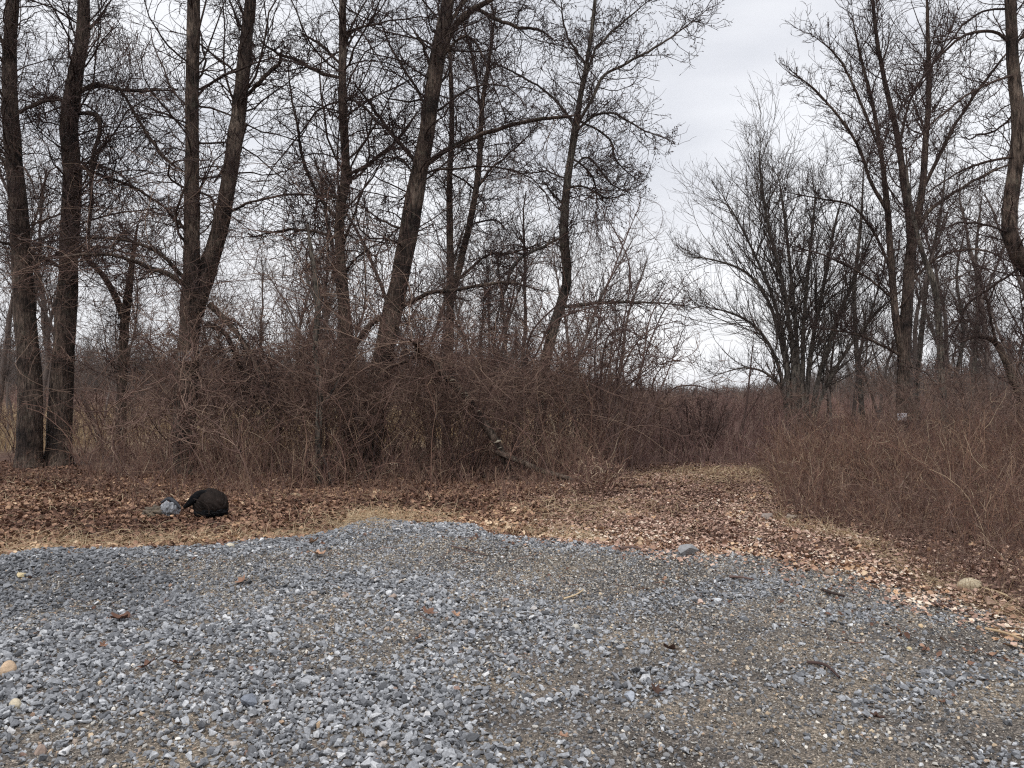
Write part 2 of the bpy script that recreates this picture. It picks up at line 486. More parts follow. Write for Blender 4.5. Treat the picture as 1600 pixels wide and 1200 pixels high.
def stones():
    pos, size, tone = [], [], []
    # (how many tries, smallest, largest, height offset)
    for n, lo, hi, dz, keep in ((200000, 0.010, 0.021, 0.0, 1.0), (80000, 0.015, 0.030, 0.016, 0.95), (9000, 0.026, 0.042, 0.018, 0.95)):
        x, y = cand(n, 3.0, 10.8)
        cv = coverage(x, y)
        k = rng.random(n) < (cv if dz == 0 else cv ** 1.8) * keep
        x, y, cv = x[k], y[k], cv[k]
        sz = lo + (hi - lo) * rng.random(len(x)) ** 1.6
        z = gz(x, y) + dz * cv * rng.random(len(x)) + sz * 0.25
        pos.append(np.stack([x, y, z], 1)); size.append(sz)
        t = rng.random(len(x)) ** 0.9 * 0.85
        q = rng.random(len(x)); t = np.where(q > 0.93, 0.85 + 0.15 * rng.random(len(x)), t)
        t = np.clip(t * 0.9 + 0.16 * (fbm(x * 1.1, y * 1.1, 61) - 0.2), 0, 1)
        shade_and_patches = np.clip(np.exp(-(((x + 4.0) / 1.7) ** 2 + ((y - 6.6) / 1.0) ** 2) ** 1.5) + 0.5 * smooth(0.5, 0.65, fbm(x * 0.6, y * 0.9, 161)) * smooth(6, 8, y), 0, 1)  # slope shade of the left hollow painted into stone tone, plus random darker patches
        t = np.where(t < 0.86, t * (1 - 0.42 * shade_and_patches), t)
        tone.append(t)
    pos, size, tone = np.concatenate(pos), np.concatenate(size), np.concatenate(tone)
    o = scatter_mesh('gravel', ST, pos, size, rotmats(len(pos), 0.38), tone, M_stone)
    tag(o, 'loose blue grey crushed stone spread over the foreground', 'gravel', kind='stuff')
    x, y = cand(120000, 3.0, 9.8)
    g = gravel_edge(x, y) + (fbm(x * 3, y * 3, 31) - 0.5) * 0.7
    k = (y < g + 0.2) & (rng.random(len(x)) < (1.0 - 0.8 * coverage(x, y)) * (0.35 + 0.65 * smooth(0.35, 0.6, fbm(x * 1.7, y * 3, 133))))
    x, y = x[k], y[k]
    sz = 0.007 + 0.012 * rng.random(len(x)) ** 2.0
    o = scatter_mesh('pebbles', ST, np.stack([x, y, gz(x, y) + sz * 0.3], 1), sz, rotmats(len(x), 0.5), rng.random(len(x)), M_pebble)
    tag(o, 'mixed brown and grey pebbles strewn over the bare grit', 'gravel', kind='stuff')
    # fine grit and pebbles everywhere on the lot
    x, y = cand(230000, 3.0, 9.8, 1.25)
    g = gravel_edge(x, y) + (fbm(x * 3, y * 3, 31) - 0.5) * 0.7
    k = (y < g + 0.15) & (rng.random(len(x)) < 1.0 - 0.75 * coverage(x, y))
    x, y = x[k], y[k]
    sz = 0.0035 + 0.0095 * rng.random(len(x)) ** 2.6
    sz *= np.clip(y / 5.0, 0.85, 1.5)
    pos = np.stack([x, y, gz(x, y) + sz * 0.3], 1)
    o = scatter_mesh('fine_gravel', SS, pos, sz, rotmats(len(pos), 0.5), rng.random(len(pos)), M_grit)
    tag(o, 'fine brown and grey grit packed between the larger stones', 'gravel', kind='stuff')


stones()


# ------------------------------------------------------------------ leaves
def leaf_template(seed, lobed):
    r = np.random.default_rng(seed)
    w = [0.05, 0.34, 0.46, 0.40, 0.04]
    if lobed:
        w = [0.06, 0.46, 0.22, 0.44, 0.05]
    rows = []
    cu, tw = r.uniform(-0.9, 1.6), r.uniform(-0.8, 0.8)
    for i, wi in enumerate(w):
        t = i / 4 - 0.5
        for s in (-1, 0, 1):
            x = s * wi * r.uniform(0.8, 1.15)
            rows.append((x, t * 1.15 + r.uniform(-.04, .04), cu * t * t + (0.35 * abs(s) * wi * r.uniform(0.2, 1.6)) + tw * t * s * wi * 2))
    f = []
    for i in range(4):
        for j in range(2):
            a = i * 3 + j
            f.append((a, a + 1, a + 4, a + 3))
    return np.array(rows), np.array(f)


LEAF = [leaf_template(i, i % 3 == 0) for i in range(10)]


def litter():
    def place(name, label, n, y0, y1, fn, lo, hi, mat, t0=0.0, t1=1.0, tilt=0.45, margin=1.5):
        x, y = cand(n, y0, y1, 1.0, margin)
        k = rng.random(n) < fn(x, y)
        x, y = x[k], y[k]
        sz = lo + (hi * 1.25 - lo) * rng.random(len(x)) ** 1.7
        pos = np.stack([x, y, gz(x, y) + 0.004 + 0.03 * rng.random(len(x)) ** 1.5], 1)
        tone = t0 + (t1 - t0) * np.clip(0.5 * rng.random(len(x)) + 0.5 * rng.random(len(x)) + (fbm(x * 1.2, y * 1.2, 71) - 0.5) * 0.8 + 0.30 * np.exp(-((y - gravel_edge(x, y)) / 0.9) ** 2) - 0.06, 0, 1)
        o = scatter_mesh(name, LEAF, pos, sz, rotmats(len(x), tilt), tone, mat, True)
        tag(o, label, 'leaves', kind='stuff')

    def trail(x, y):
        s = x / y
        on = smooth(-0.02, 0.10, s + (fbm(x, y, 5) - 0.5) * 0.1)
        return on

    def f_left(x, y):
        g = gravel_edge(x, y) + (fbm(x * 3, y * 3, 31) - 0.5) * 0.7; b = brush_edge(x, y)
        return smooth(-0.3, 0.3, y - g) * smooth(5.0, 1.0, y - b) * (1 - 0.85 * trail(x, y))

    def f_trail(x, y):
        g = gravel_edge(x, y) + (fbm(x * 3, y * 3, 31) - 0.5) * 0.7; b = brush_edge(x, y)
        return smooth(-1.0, 0.5, y - g + (fbm(x * 1.3, y * 1.8, 38) - 0.5) * 1.2) * smooth(3.0, 0.5, y - b) * trail(x, y) * (0.6 + 0.4 * smooth(0.35, 0.5, fbm(x * 0.7, y * 0.7, 15)))

    def f_rim(x, y):
        g = gravel_edge(x, y)
        return np.exp(-((y - g - 0.15) / 0.45) ** 2) * 0.55 * (0.3 + 0.7 * smooth(0.4, 0.6, fbm(x * 2, y * 2, 181)))

    def f_gravel(x, y):
        g = gravel_edge(x, y)
        return (y < g) * 0.25 * smooth(0.45, 0.75, fbm(x * 1.6, y * 1.6, 91)) * smooth(-3.2, -0.1, y - g)

    place('leaf_litter', 'dark brown fallen leaves between the gravel and the thicket', 230000, 7.0, 21, f_left, 0.018, 0.066, M_leaf, tilt=0.55)
    place('trail_leaves', 'pinkish tan fallen leaves covering the trail', 300000, 4.6, 21, f_trail, 0.015, 0.042, M_leaf_pink, tilt=0.3)
    place('rim_leaves', 'tan and orange fallen leaves along the rim of the gravel', 60000, 4.5, 11.5, f_rim, 0.018, 0.055, M_leaf, 0.25, 0.95)
    place('stray_leaves', 'scattered dry leaf scraps lying on the gravel', 26000, 3.0, 10.5, f_gravel, 0.012, 0.04, M_leaf, 0.05, 0.8)


litter()


def twig_litter():
    n = 9000
    x, y = cand(n, 4.5, 20)
    g = gravel_edge(x, y); b = brush_edge(x, y)
    k = rng.random(n) < np.where(y < g, 0.22, 1.0) * smooth(2.5, -0.5, y - b)
    x, y = x[k], y[k]; K = len(x)
    a = rng.random(K) * 6.28; d = np.stack([np.cos(a), np.sin(a), 0 * a], 1)
    L = 0.05 + 0.38 * rng.random(K) ** 2.5
    P = np.zeros((K, 6, 3)); P[:, 0] = np.stack([x, y, gz(x, y) + 0.012], 1)
    for i in range(1, 6):
        d = nrm(d + 0.16 * rng.normal(size=(K, 3)) * np.array([1, 1, 0.5])); P[:, i] = P[:, i - 1] + d * (L / 5)[:, None]
    P[..., 2] = np.maximum(P[..., 2], gz(P[..., 0], P[..., 1]) + 0.008)
    R = (0.0015 + 0.0035 * rng.random(K) ** 2)[:, None] * np.linspace(1, 0.5, 6) * np.clip(y / 8, 0.7, 1.6)[:, None]
    T = Tubes(); T.add(P, R, 4)
    tag(T.build('twig_litter', M_brush), 'small broken twigs strewn over leaves and gravel', 'twigs', kind='stuff')


twig_litter()


# ------------------------------------------------------------------ blades of dry grass
def blades(n, y0, y1, fn, h0, h1, r, droop, mat, name, label, npts=5, cat='grass', t0=0, t1=1, margin=1.5, tries_lean=0.5):
    x, y = cand(n, y0, y1, 1.0, margin)
    k = rng.random(n) < fn(x, y)
    x, y = x[k], y[k]; K = len(x)
    h = h0 + (h1 - h0) * rng.random(K) ** 1.5
    a = rng.random(K) * 2 * math.pi
    lean = rng.random(K) * tries_lean
    d = np.stack([np.cos(a) * np.sin(lean), np.sin(a) * np.sin(lean), np.cos(lean)], 1)
    side = np.stack([np.cos(a), np.sin(a), np.full(K, -0.6)], 1)
    P = np.zeros((K, npts, 3)); P[:, 0] = np.stack([x, y, gz(x, y) - 0.01], 1)
    for i in range(1, npts):
        d = nrm(d + droop * side * rng.random((K, 1)) + 0.05 * rng.normal(size=(K, 3)))
        P[:, i] = P[:, i - 1] + d * (h / (npts - 1))[:, None]
    zmin = gz(P[..., 0], P[..., 1]) + 0.01
    P[:, 1:, 2] = np.maximum(P[:, 1:, 2], zmin[:, 1:])
    R = np.broadcast_to(np.linspace(r, r * 0.4, npts), (K, npts)) * np.clip(y / 9, 0.6, 3)[:, None]
    T = Tubes(); T.add(P, R, 3, t0 + (t1 - t0) * rng.random(K))
    o = T.build(name, mat); tag(o, label, cat, kind='stuff')


def grasses():
    def fr(x, y):            # straw along the rim of the gravel and the verge of the right thicket
        g = gravel_edge(x, y); b = brush_edge(x, y); s = x / y
        a = np.exp(-((y - g - 0.45) / 0.4) ** 2) * smooth(0.36, 0.48, fbm(x * 0.9, y * 1.2, 33)) * 0.8 * (s < 0.12)
        a2 = np.exp(-(((x + 1.9) / 0.7) ** 2 + ((y - 10.3) / 0.8) ** 2)) * 1.0
        right = np.exp(-((y - b + 0.25) / 0.35) ** 2) * (s > 0.30) * 0.9
        mid = np.exp(-(((x - 1.0) / 1.0) ** 2 + ((y - 11.4) / 0.8) ** 2)) * 0.35
        far = np.exp(-(((x - 4.9) / 1.3) ** 2 + ((y - 17.0) / 1.6) ** 2)) * 0.35
        strip = np.exp(-((y - g - 0.35) / 0.45) ** 2) * smooth(-0.05, -0.2, s) * (0.25 + 0.75 * smooth(0.4, 0.6, fbm(x * 1.6, y * 2, 34)))
        bed = 0.04 * smooth(0.2, 0.8, y - g) * smooth(0.5, 0, y - b)
        return np.clip(a + a2 + right + mid + far + strip + bed, 0, 1)
    blades(190000, 4.6, 19, fr, 0.08, 0.38, 0.0026, 0.75, M_straw, 'dry_grass', 'low straw coloured grass along the gravel edge and the trail', tries_lean=1.1)

    def field(x, y):
        return smooth(0.35, 0.6, fbm(x * 0.15, y * 0.15, 66)) * (x / y < 0.25) * 1.0
    blades(70000, 25, 60, field, 0.6, 1.8, 0.0045, 0.12, M_straw, 'field_grass', 'tall tan dry grass in the field behind the left thicket', tries_lean=0.25, t0=0.1, t1=0.9, margin=4)


grasses()


# ------------------------------------------------------------------ thickets
def thicket(name, label, n, y0, y1, fn, hfun, mat, sub=6, sub2=2.0, r=0.0042, wig=0.11, arch=0.07, margin=2.0, tonef=None, rng=rng, lean0=0.35):
    x, y = cand(n, y0, y1, 1.0, margin)
    k = rng.random(n) < fn(x, y)
    x, y = x[k], y[k]; K = len(x)
    h = hfun(x, y) * (0.45 + 0.75 * rng.random(K))
    a = rng.random(K) * 2 * math.pi; lean = rng.random(K) ** 1.5 * lean0 * 1.6
    d = np.stack([np.cos(a) * np.sin(lean), np.sin(a) * np.sin(lean), np.cos(lean)], 1)
    npts = 8
    side = np.stack([np.cos(a), np.sin(a), np.full(K, -0.9)], 1)
    P = np.zeros((K, npts, 3)); P[:, 0] = np.stack([x, y, gz(x, y) - 0.02], 1)
    bend = arch * rng.random(K)[:, None] * 2
    for i in range(1, npts):
        d = nrm(d + bend * side * (i / npts) * 2 + wig * rng.normal(size=(K, 3)) * np.array([1, 1, 0.4]))
        P[:, i] = P[:, i - 1] + d * (h / (npts - 1))[:, None]
    rs = r * np.clip(y / 14, 0.55, 2.2)
    R = rs[:, None] * np.linspace(1.25, 0.55, npts)[None] * (0.7 + 0.8 * rng.random(K) ** 2)[:, None]
    tone = rng.random(K) ** 1.15 * 0.86 + 0.14 * (rng.random(K) > 0.93)
    if tonef is not None:
        tone = np.clip(tone + tonef(x, y), 0, 1)
    T = Tubes(); T.add(P, R, 4, tone)
    P1, R1 = grow(P, R, sub, (0.15, 1), (0.25, 0.9), (0.2, 0.6), 0.75, r * 0.5, 6, 0.18, 0.10, rng=rng)
    R1 = np.minimum(R1, np.repeat(0.9 * R.max(), 1))
    T.add(P1, R1, 3)
    if sub2:
        P2, R2 = grow(P1, R1, sub2, (0.2, 1), (0.5, 1.2), (0.3, 0.7), 0.8, r * 0.4, 4, 0.25, 0.05, rng=rng)
        T.add(P2, R2, 3)
    o = T.build(name, mat); tag(o, label, 'thicket', kind='stuff')
    return o


def s_of(x, y):
    return x / y


def in_left(x, y):
    b = brush_edge(x, y) + (fbm(x * 1.3, y * 1.3, 81) - 0.5) * 1.2
    s = x / y
    thin = 0.05 + 0.95 * smooth(-0.60, -0.46, s + (fbm(x * .5, y * .5, 3) - .5) * 0.1)
    return 0.45 * (0.3 + 0.7 * smooth(0.38, 0.55, fbm(x * 0.9, y * 0.9, 23))) * smooth(-0.3, 0.9, y - b) * smooth(0.17, 0.145, s) * smooth(8.0, 3.5, y - b) * thin


def h_left(x, y):
    b = brush_edge(x, y)
    return (0.35 + 1.05 * smooth(0.0, 3.2, y - b)) * (0.25 + 1.5 * fbm(x * 0.8, y * 0.8, 19))


def in_back(x, y):
    b = brush_edge(x, y) + (fbm(x * 1.0, y * 1.0, 82) - 0.5) * 1.0
    s = x / y
    return smooth(-0.2, 0.8, y - b) * (s > 0.10) * (s < 0.80) * (y > 17.5)


def h_back(x, y):
    return np.where(x / y > 0.36, 0.60, 1.0) * (0.8 + 1.0 * smooth(18, 26, y)) * (0.35 + 1.2 * fbm(x * 0.5, y * 0.5, 29))


def in_right(x, y):
    b = brush_edge(x, y) + (fbm(x * 1.6, y * 1.6, 83) - 0.5) * 0.5
    s = x / y
    return 0.85 * (0.4 + 0.6 * smooth(0.38, 0.55, fbm(x * 1.1, y * 1.1, 43))) * smooth(-0.35, 0.35, y - b) * (s > 0.30 + 0.02 * smooth(12, 18, y)) * (y < 19)


def h_right(x, y):
    b = brush_edge(x, y)
    return (0.40 + 0.80 * smooth(-0.2, 2.4, y - b)) * (0.2 + 1.6 * fbm(x * 1.0, y * 1.0, 39))


thicket('thicket', 'dense purple brown thicket around the feet of the left trees', 30000, 12.5, 26, in_left, h_left, M_brush, 6, 2.0)
thicket('thicket', 'even reddish brown thicket closing the far end of the trail', 26000, 17.5, 46, in_back, h_back, M_brush_far, 5, 1.0, margin=3, r=0.0048)
thicket('thicket', 'tangled brown thicket along the right side of the trail', 11000, 5.0, 19, in_right, h_right, M_brush_warm, 6, 2.2, r=0.0048)
thicket('thicket', 'greyer looser stems mixed through the right thicket', 8000, 5.0, 19, in_right, h_right, M_shrub, 7, 2.2, r=0.005, wig=0.2, arch=0.2, lean0=0.6)
thicket('weed_stalks', 'taller single stalks rising out of the thickets', 4800, 6.0, 24, lambda x, y: np.clip(in_left(x, y) + in_right(x, y), 0, 1) * 0.5,
        lambda x, y: (0.9 + 1.6 * smooth(8, 17, y)) * np.where(x / y > 0.25, 0.6, 1.0), M_brush, 6, 1.5, r=0.0055, lean0=0.4)
thicket('far_thicket', 'low brown scrub at the far side of the field', 16000, 46, 130, lambda x, y: smooth(0.25, 0.5, fbm(x * 0.05, y * 0.05, 14)),
        lambda x, y: 1.8 + 1.8 * fbm(x * 0.06, y * 0.06, 24), M_brush_far, 6, 0.6, r=0.006, margin=8)
def verge(x, y):
    b = brush_edge(x, y)
    return smooth(-2.4, -0.3, y - b) * smooth(0.5, 0.0, y - b) * 0.30 * (s_of(x, y) < 0.12) + smooth(-0.6, 0.1, y - b) * smooth(0.8, 0.2, y - b) * 0.5 * (s_of(x, y) > 0.3)
thicket('undergrowth', 'thin knee high weeds in front of the thickets', 26000, 5.0, 18, verge, lambda x, y: 0.20 + 0.5 * fbm(x, y, 90), M_brush, 4, 1.0, r=0.003)


# ------------------------------------------------------------------ traced trees
def traced(pts, Y, n=26, ydrift=0.0, base=False, seed=0):
    """(u, v, width in px) -> positions and radii at about Y metres"""
    q = []
    r = np.random.default_rng(seed)
    ph = r.random(2) * 6
    for i, (u, v, w) in enumerate(pts):
        t = i / max(1, len(pts) - 1)
        y = Y + ydrift * t + 0.12 * math.sin(ph[0] + 2.2 * i) * (1 if not base else 0.4) * min(1, i)
        p = at(u, v, y)
        q.append((*p, w / 2 / F * y * 0.82))
    q = np.array(q)
    q[-1, 3] *= 0.45
    if base:                                             # carry the trunk down into the ground, with a flare
        d = q[0, :3] - q[1, :3]; d /= abs(d[2]) + 1e-6
        d[:2] = np.clip(d[:2], -0.3, 0.3)
        g = float(gz(q[0, 0], q[0, 1])) - 0.12
        if q[0, 2] > g + 0.2:
            e = q[0].copy(); e[:3] = q[0, :3] + d * (q[0, 2] - g); e[3] = q[0, 3] * 1.25
            q = np.concatenate([[e], q])
    return resample(q, n)


def crown(T, S, R, dens=1.0, l1=(1.2, 3.2), up=0.06, rng=rng, tmin=0.25, buds=None, per_m=5.0, s2=4.5, s3=3.0, s4=1.2, tw=0.0062, ang=(0.6, 1.2), wig=0.22):
    """S (M,N,3), R (M,N): wood to carry the crown. Adds branches, twigs and their twigs to T"""
    L = np.linalg.norm(np.diff(S, axis=1), axis=2).sum(1)
    P1, R1 = grow(S, R, L * per_m * dens, (tmin, 1.0), ang, l1, 0.42, tw * 1.6, 9, wig * 0.8, up, True, rng=rng)
    P2, R2 = grow(P1, R1, s2 * 0.85, (0.08, 1), (0.5, 1.15), (0.35, 0.95), 0.6, tw * 1.05, 10, wig * 0.8, up, rng=rng)
    P3, R3 = grow(P2, R2, s3 * 0.62, (0.12, 1), (0.5, 1.2), (0.4, 1.1), 0.7, tw * 0.85, 8, wig * 0.9, up, rng=rng)
    T.add(P1, R1, 5); T.add(P2, R2, 4); T.add(P3, R3, 3)
    last = P3
    if s4:
        P4, R4 = grow(P3, R3, s4 * 0.35, (0.2, 1), (0.5, 1.2), (0.4, 0.9), 0.8, tw * 0.7, 5, wig * 1.2, up, rng=rng)
        T.add(P4, R4, 3); last = np.concatenate([P3[:, -4:], P4[:, -4:]])
    return last


def vines(T, anchors, n, drop, rng, spread=0.35, r=0.006):
    """hanging strands with curls, from points along anchors (K,3)"""
    i = rng.integers(0, len(anchors), n)
    p = anchors[i] + rng.normal(size=(n, 3)) * np.array([spread, spread, 0.15])
    d = nrm(rng.normal(size=(n, 3)) * 0.5 + np.array([0, 0, -0.7]))
    L = drop[0] + (drop[1] - drop[0]) * rng.random(n) ** 1.4
    N = 10; P = np.zeros((n, N, 3)); P[:, 0] = p
    for k in range(1, N):
        d = nrm(d + 0.30 * rng.normal(size=(n, 3)) + np.array([0, 0, -0.22]))
        P[:, k] = P[:, k - 1] + d * (L / (N - 1))[:, None]
    R = (r * (0.6 + 1.3 * rng.random(n)))[:, None] * np.linspace(1, 0.5, N)
    T.add(P, R, 3)
    P2, R2 = grow(P, R, 3, (0.1, 1), (0.4, 1.2), (0.3, 0.9), 0.7, r * 0.6, 7, 0.34, -0.12, rng=rng)
    T.add(P2, R2, 3)


def tree(name, label, Y, stems, limbs=(), mat=None, cat='tree', group=None, seed=1, dens=1.0, limb_dens=1.6, crown_kw=None,
         limb_kw=None, vine=None, ydrift=0.0, tmin=0.35, stem_names='trunk', limb_drift=None, extra=None):
    r = np.random.default_rng(seed)
    mat = mat or M_bark
    S = [traced(s, Y, 30, ydrift if i == 0 else ydrift + r.uniform(-0.5, 0.5), base=(i == 0 or s[0][1] > 590), seed=seed * 31 + i) for i, s in enumerate(stems)]
    for i in range(1, len(S)):                            # a fork starts on its first stem
        if stems[i][0][1] <= 590:
            j = np.argmin(np.linalg.norm(S[0][:, [0, 2]] - S[i][0, [0, 2]], axis=1))
            S[i][:, 1] += (S[0][j, 1] - S[i][0, 1]) * np.linspace(1, 0, 30)
    b = S[0][0]
    th = Thing(name, (float(b[0]), float(b[1]), float(gz(b[0], b[1]))), label, cat, group)
    for s in S:
        T = Tubes(); T.add(s[:, :3], s[:, 3], 18 if s[:, 3].max() > 0.09 else 12, lump=0.10)
        th.part('trunk', T, mat)
    Lm = []
    for i, l in enumerate(limbs):
        dr = (limb_drift[i] if limb_drift else r.uniform(-1.5, 1.5))
        q = traced([(a, b, c * 0.78) for a, b, c in l], Y, 30, dr, seed=seed * 57 + i)
        allS = np.concatenate(S)
        j = np.argmin(np.linalg.norm(allS[:, [0, 2]] - q[0, [0, 2]], axis=1))
        q[:, 1] += (allS[j, 1] - q[0, 1])
        wv = np.linspace(0, 1, 30)[:, None]
        q[:, :3] += np.stack([np.convolve(np.pad(r.normal(size=30), 1, 'edge'), np.ones(3) / 3, 'valid') for _ in range(3)], 1) * 0.022 * np.sin(wv * math.pi)
        Lm.append(q)
        T = Tubes(); T.add(q[:, :3], q[:, 3], 9, lump=0.10)
        th.part('limb', T, mat)
    for q in S + Lm:
        ANCHOR.append(q[(q[:, 2] > 1.2) & (q[:, 2] < 8.0) & (q[:, 0] < 3.6), :3])
    T = Tubes()
    kw = dict(per_m=2.6, l1=(0.8, 3.0)); kw.update(crown_kw or {})
    SS_ = np.stack(S)
    last = crown(T, SS_[..., :3], SS_[..., 3], dens, tmin=tmin, rng=r, **kw)
    if Lm:
        LL = np.stack(Lm); k2 = dict(kw); k2.update(dict(per_m=kw['per_m'] * limb_dens, l1=(0.5, 1.9))); k2.update(limb_kw or {})
        l2 = crown(T, LL[..., :3], LL[..., 3], dens, tmin=0.12, rng=r, **k2)
        last = np.concatenate([last[:, -4:], l2[:, -4:]])
    th.part('crown', T, mat)
    if vine:
        Vn = Tubes()
        for (n, drop, src) in vine:
            n = int(n * 0.8)
            A = np.concatenate([at_list(src, Y)], 0)
            vines(Vn, A, n, drop, r)
        th.part('hanging_vines', Vn, M_vine)
    if extra:
        extra(th, S, Lm, last, r)
    return th, S, Lm


def at_list(src, Y):
    q = []
    for (a, b) in zip(src[:-1], src[1:]):
        for t in np.linspace(0, 1, 12):
            q.append(at(a[0] + (b[0] - a[0]) * t, a[1] + (b[1] - a[1]) * t, Y))
    return np.array(q)


ANCHOR = []
MATURE = dict(per_m=6.5, l1=(0.8, 4.8), s2=6.0, s3=3.6, s4=1.2, up=0.02, wig=0.30, ang=(0.6, 1.35))

tree('bare_tree', 'thick bare tree at the left edge of the picture, the first of the big trunks', 19.0,
     [[(46, 705, 46), (48, 620, 42), (38, 480, 38), (31, 350, 32), (20, 230, 30), (15, 110, 25), (20, 0, 22), (30, -120, 18), (45, -260, 12)]],
     [[(18, 120, 9), (0, 60, 7), (-30, 10, 5)], [(30, 175, 8), (60, 160, 9), (95, 155, 8)], [(25, 300, 10), (5, 250, 8), (-30, 200, 5)],
      [(35, 430, 7), (80, 400, 6), (150, 385, 5), (215, 400, 3)]],
     seed=2, crown_kw=MATURE, dens=1.0, vine=[(60, (0.4, 1.6), [(10, 20), (50, 90), (40, 330)])])

tree('bare_tree', 'thick bare tree wrapped in hanging vines, second big trunk from the left', 19.5,
     [[(92, 700, 46), (95, 640, 42), (101, 520, 38), (108, 400, 34), (112, 280, 33), (108, 190, 32), (118, 120, 27), (130, 50, 23), (132, -40, 21), (140, -180, 14), (150, -280, 9)]],
     [[(120, 145, 13), (150, 133, 12), (190, 140, 9), (230, 142, 7), (290, 140, 4)],
      [(122, 178, 10), (150, 180, 11), (157, 200, 10), (146, 250, 9), (142, 330, 9), (140, 400, 7)],
      [(115, 165, 9), (85, 155, 10), (60, 162, 9), (35, 175, 7)],
      [(190, 142, 6), (230, 210, 8), (260, 250, 8), (290, 270, 5)],
      [(125, 260, 8), (160, 275, 7), (200, 288, 7), (240, 312, 6), (270, 335, 4)],
      [(140, 45, 8), (155, 25, 6), (180, -10, 5)], [(100, 420, 9), (60, 400, 7), (10, 380, 6), (-40, 375, 4)]],
     seed=3, crown_kw=MATURE, dens=1.2, vine=[(240, (0.6, 2.6), [(140, 40), (200, 60), (160, 180), (150, 300)]), (160, (0.4, 1.8), [(60, 40), (90, 160), (220, 160), (240, 60)]),
                                              (110, (0.4, 1.5), [(140, 250), (215, 300), (200, 350)])], limb_drift=[-1, -.3, .6, -1.2, .8, .4, -.8])

tree('bare_tree', 'big forked bare tree with two straight trunks, white edged notice nailed to it', 17.0,
     [[(290, 720, 44), (290, 620, 42), (297, 500, 38), (300, 400, 30), (300, 290, 27), (300, 170, 25), (303, 0, 23), (300, -130, 18), (298, -260, 12)],
      [(303, 490, 34), (322, 430, 33), (346, 345, 31), (362, 250, 29), (376, 150, 27), (391, 0, 20), (402, -120, 15), (415, -240, 9)]],
     [[(376, 185, 12), (366, 215, 13), (350, 245, 11), (325, 279, 7)],
      [(389, 60, 8), (365, 25, 7), (350, -15, 5)],
      [(298, 365, 9), (275, 345, 8), (258, 325, 3)],
      [(375, 140, 9), (400, 115, 10), (425, 90, 9), (432, 65, 6)],
      [(300, 455, 15), (265, 430, 13), (225, 415, 11), (180, 398, 9), (130, 395, 7), (60, 405, 5)],
      [(305, 445, 12), (275, 425, 11), (245, 395, 9), (200, 375, 8), (130, 368, 7), (40, 378, 5)],
      [(325, 475, 16), (350, 500, 13), (375, 530, 12), (400, 575, 11), (432, 660, 9)],
      [(322, 505, 13), (355, 525, 11), (375, 570, 10), (415, 660, 8)],
      [(310, 300, 6), (330, 310, 5), (335, 350, 4)], [(352, 330, 7), (400, 310, 6), (470, 300, 5), (520, 310, 3)]],
     seed=4, crown_kw=MATURE, dens=0.95, limb_dens=1.4, vine=[(90, (0.4, 1.6), [(320, 300), (330, 420), (250, 430)])],
     limb_drift=[-.3, .5, -.4, -.8, -1.6, -.6, -.9, .5, .2, -1.0])

tree('bare_tree', 'small forked tree standing between the two left trunks and the forked one', 20.5,
     [[(192, 730, 19), (190, 650, 18), (192, 560, 17), (196, 490, 16), (203, 440, 13), (208, 400, 9), (215, 350, 6)],
      [(194, 500, 14), (178, 460, 12), (160, 430, 10), (130, 400, 8), (105, 380, 5)]],
     seed=5, dens=1.0, crown_kw=dict(per_m=8, l1=(0.6, 2.2), s2=6, s3=4, s4=1.4, wig=0.3))

tree('bare_tree', 'tall slender tree with crooked side limbs, between the forked and the leaning tree', 18.0,
     [[(549, 710, 27), (548, 640, 26), (545, 555, 25), (536, 450, 20), (530, 350, 18), (540, 270, 17), (535, 150, 16), (536, 60, 14), (534, -40, 12), (530, -180, 8)]],
     [[(541, 272, 9), (565, 262, 9), (600, 235, 8), (630, 205, 6), (652, 172, 4)],
      [(530, 345, 9), (505, 315, 8), (475, 255, 8), (468, 200, 6), (455, 150, 5), (450, 90, 3)],
      [(530, 122, 8), (500, 115, 9), (465, 95, 8), (435, 85, 6), (405, 62, 4)],
      [(537, 85, 7), (548, 52, 7), (580, 35, 5), (610, -10, 4)],
      [(527, 372, 7), (490, 362, 7), (440, 360, 6), (390, 372, 3)],
      [(545, 560, 14), (560, 530, 14), (585, 500, 13), (625, 482, 12), (665, 460, 10), (720, 450, 9), (790, 440, 7), (850, 455, 4)],
      [(536, 105, 6), (500, 70, 7), (470, 52, 6)], [(535, 150, 7), (565, 165, 7), (590, 190, 6), (640, 240, 4)],
      [(530, 440, 6), (560, 400, 5), (610, 370, 3)], [(532, 310, 7), (512, 305, 6), (495, 320, 5), (490, 345, 3)]],
     seed=6, crown_kw=MATURE, dens=0.95, vine=[(60, (0.5, 1.8), [(490, 170), (560, 160), (540, 100)]), (60, (0.4, 1.6), [(440, 380), (500, 380), (460, 420)])],
     limb_drift=[-.4, -.8, .6, .4, -.5, -1.3, .8, -.9, .4, .2])

def posted(th, S, Lm, last, r):
    pass

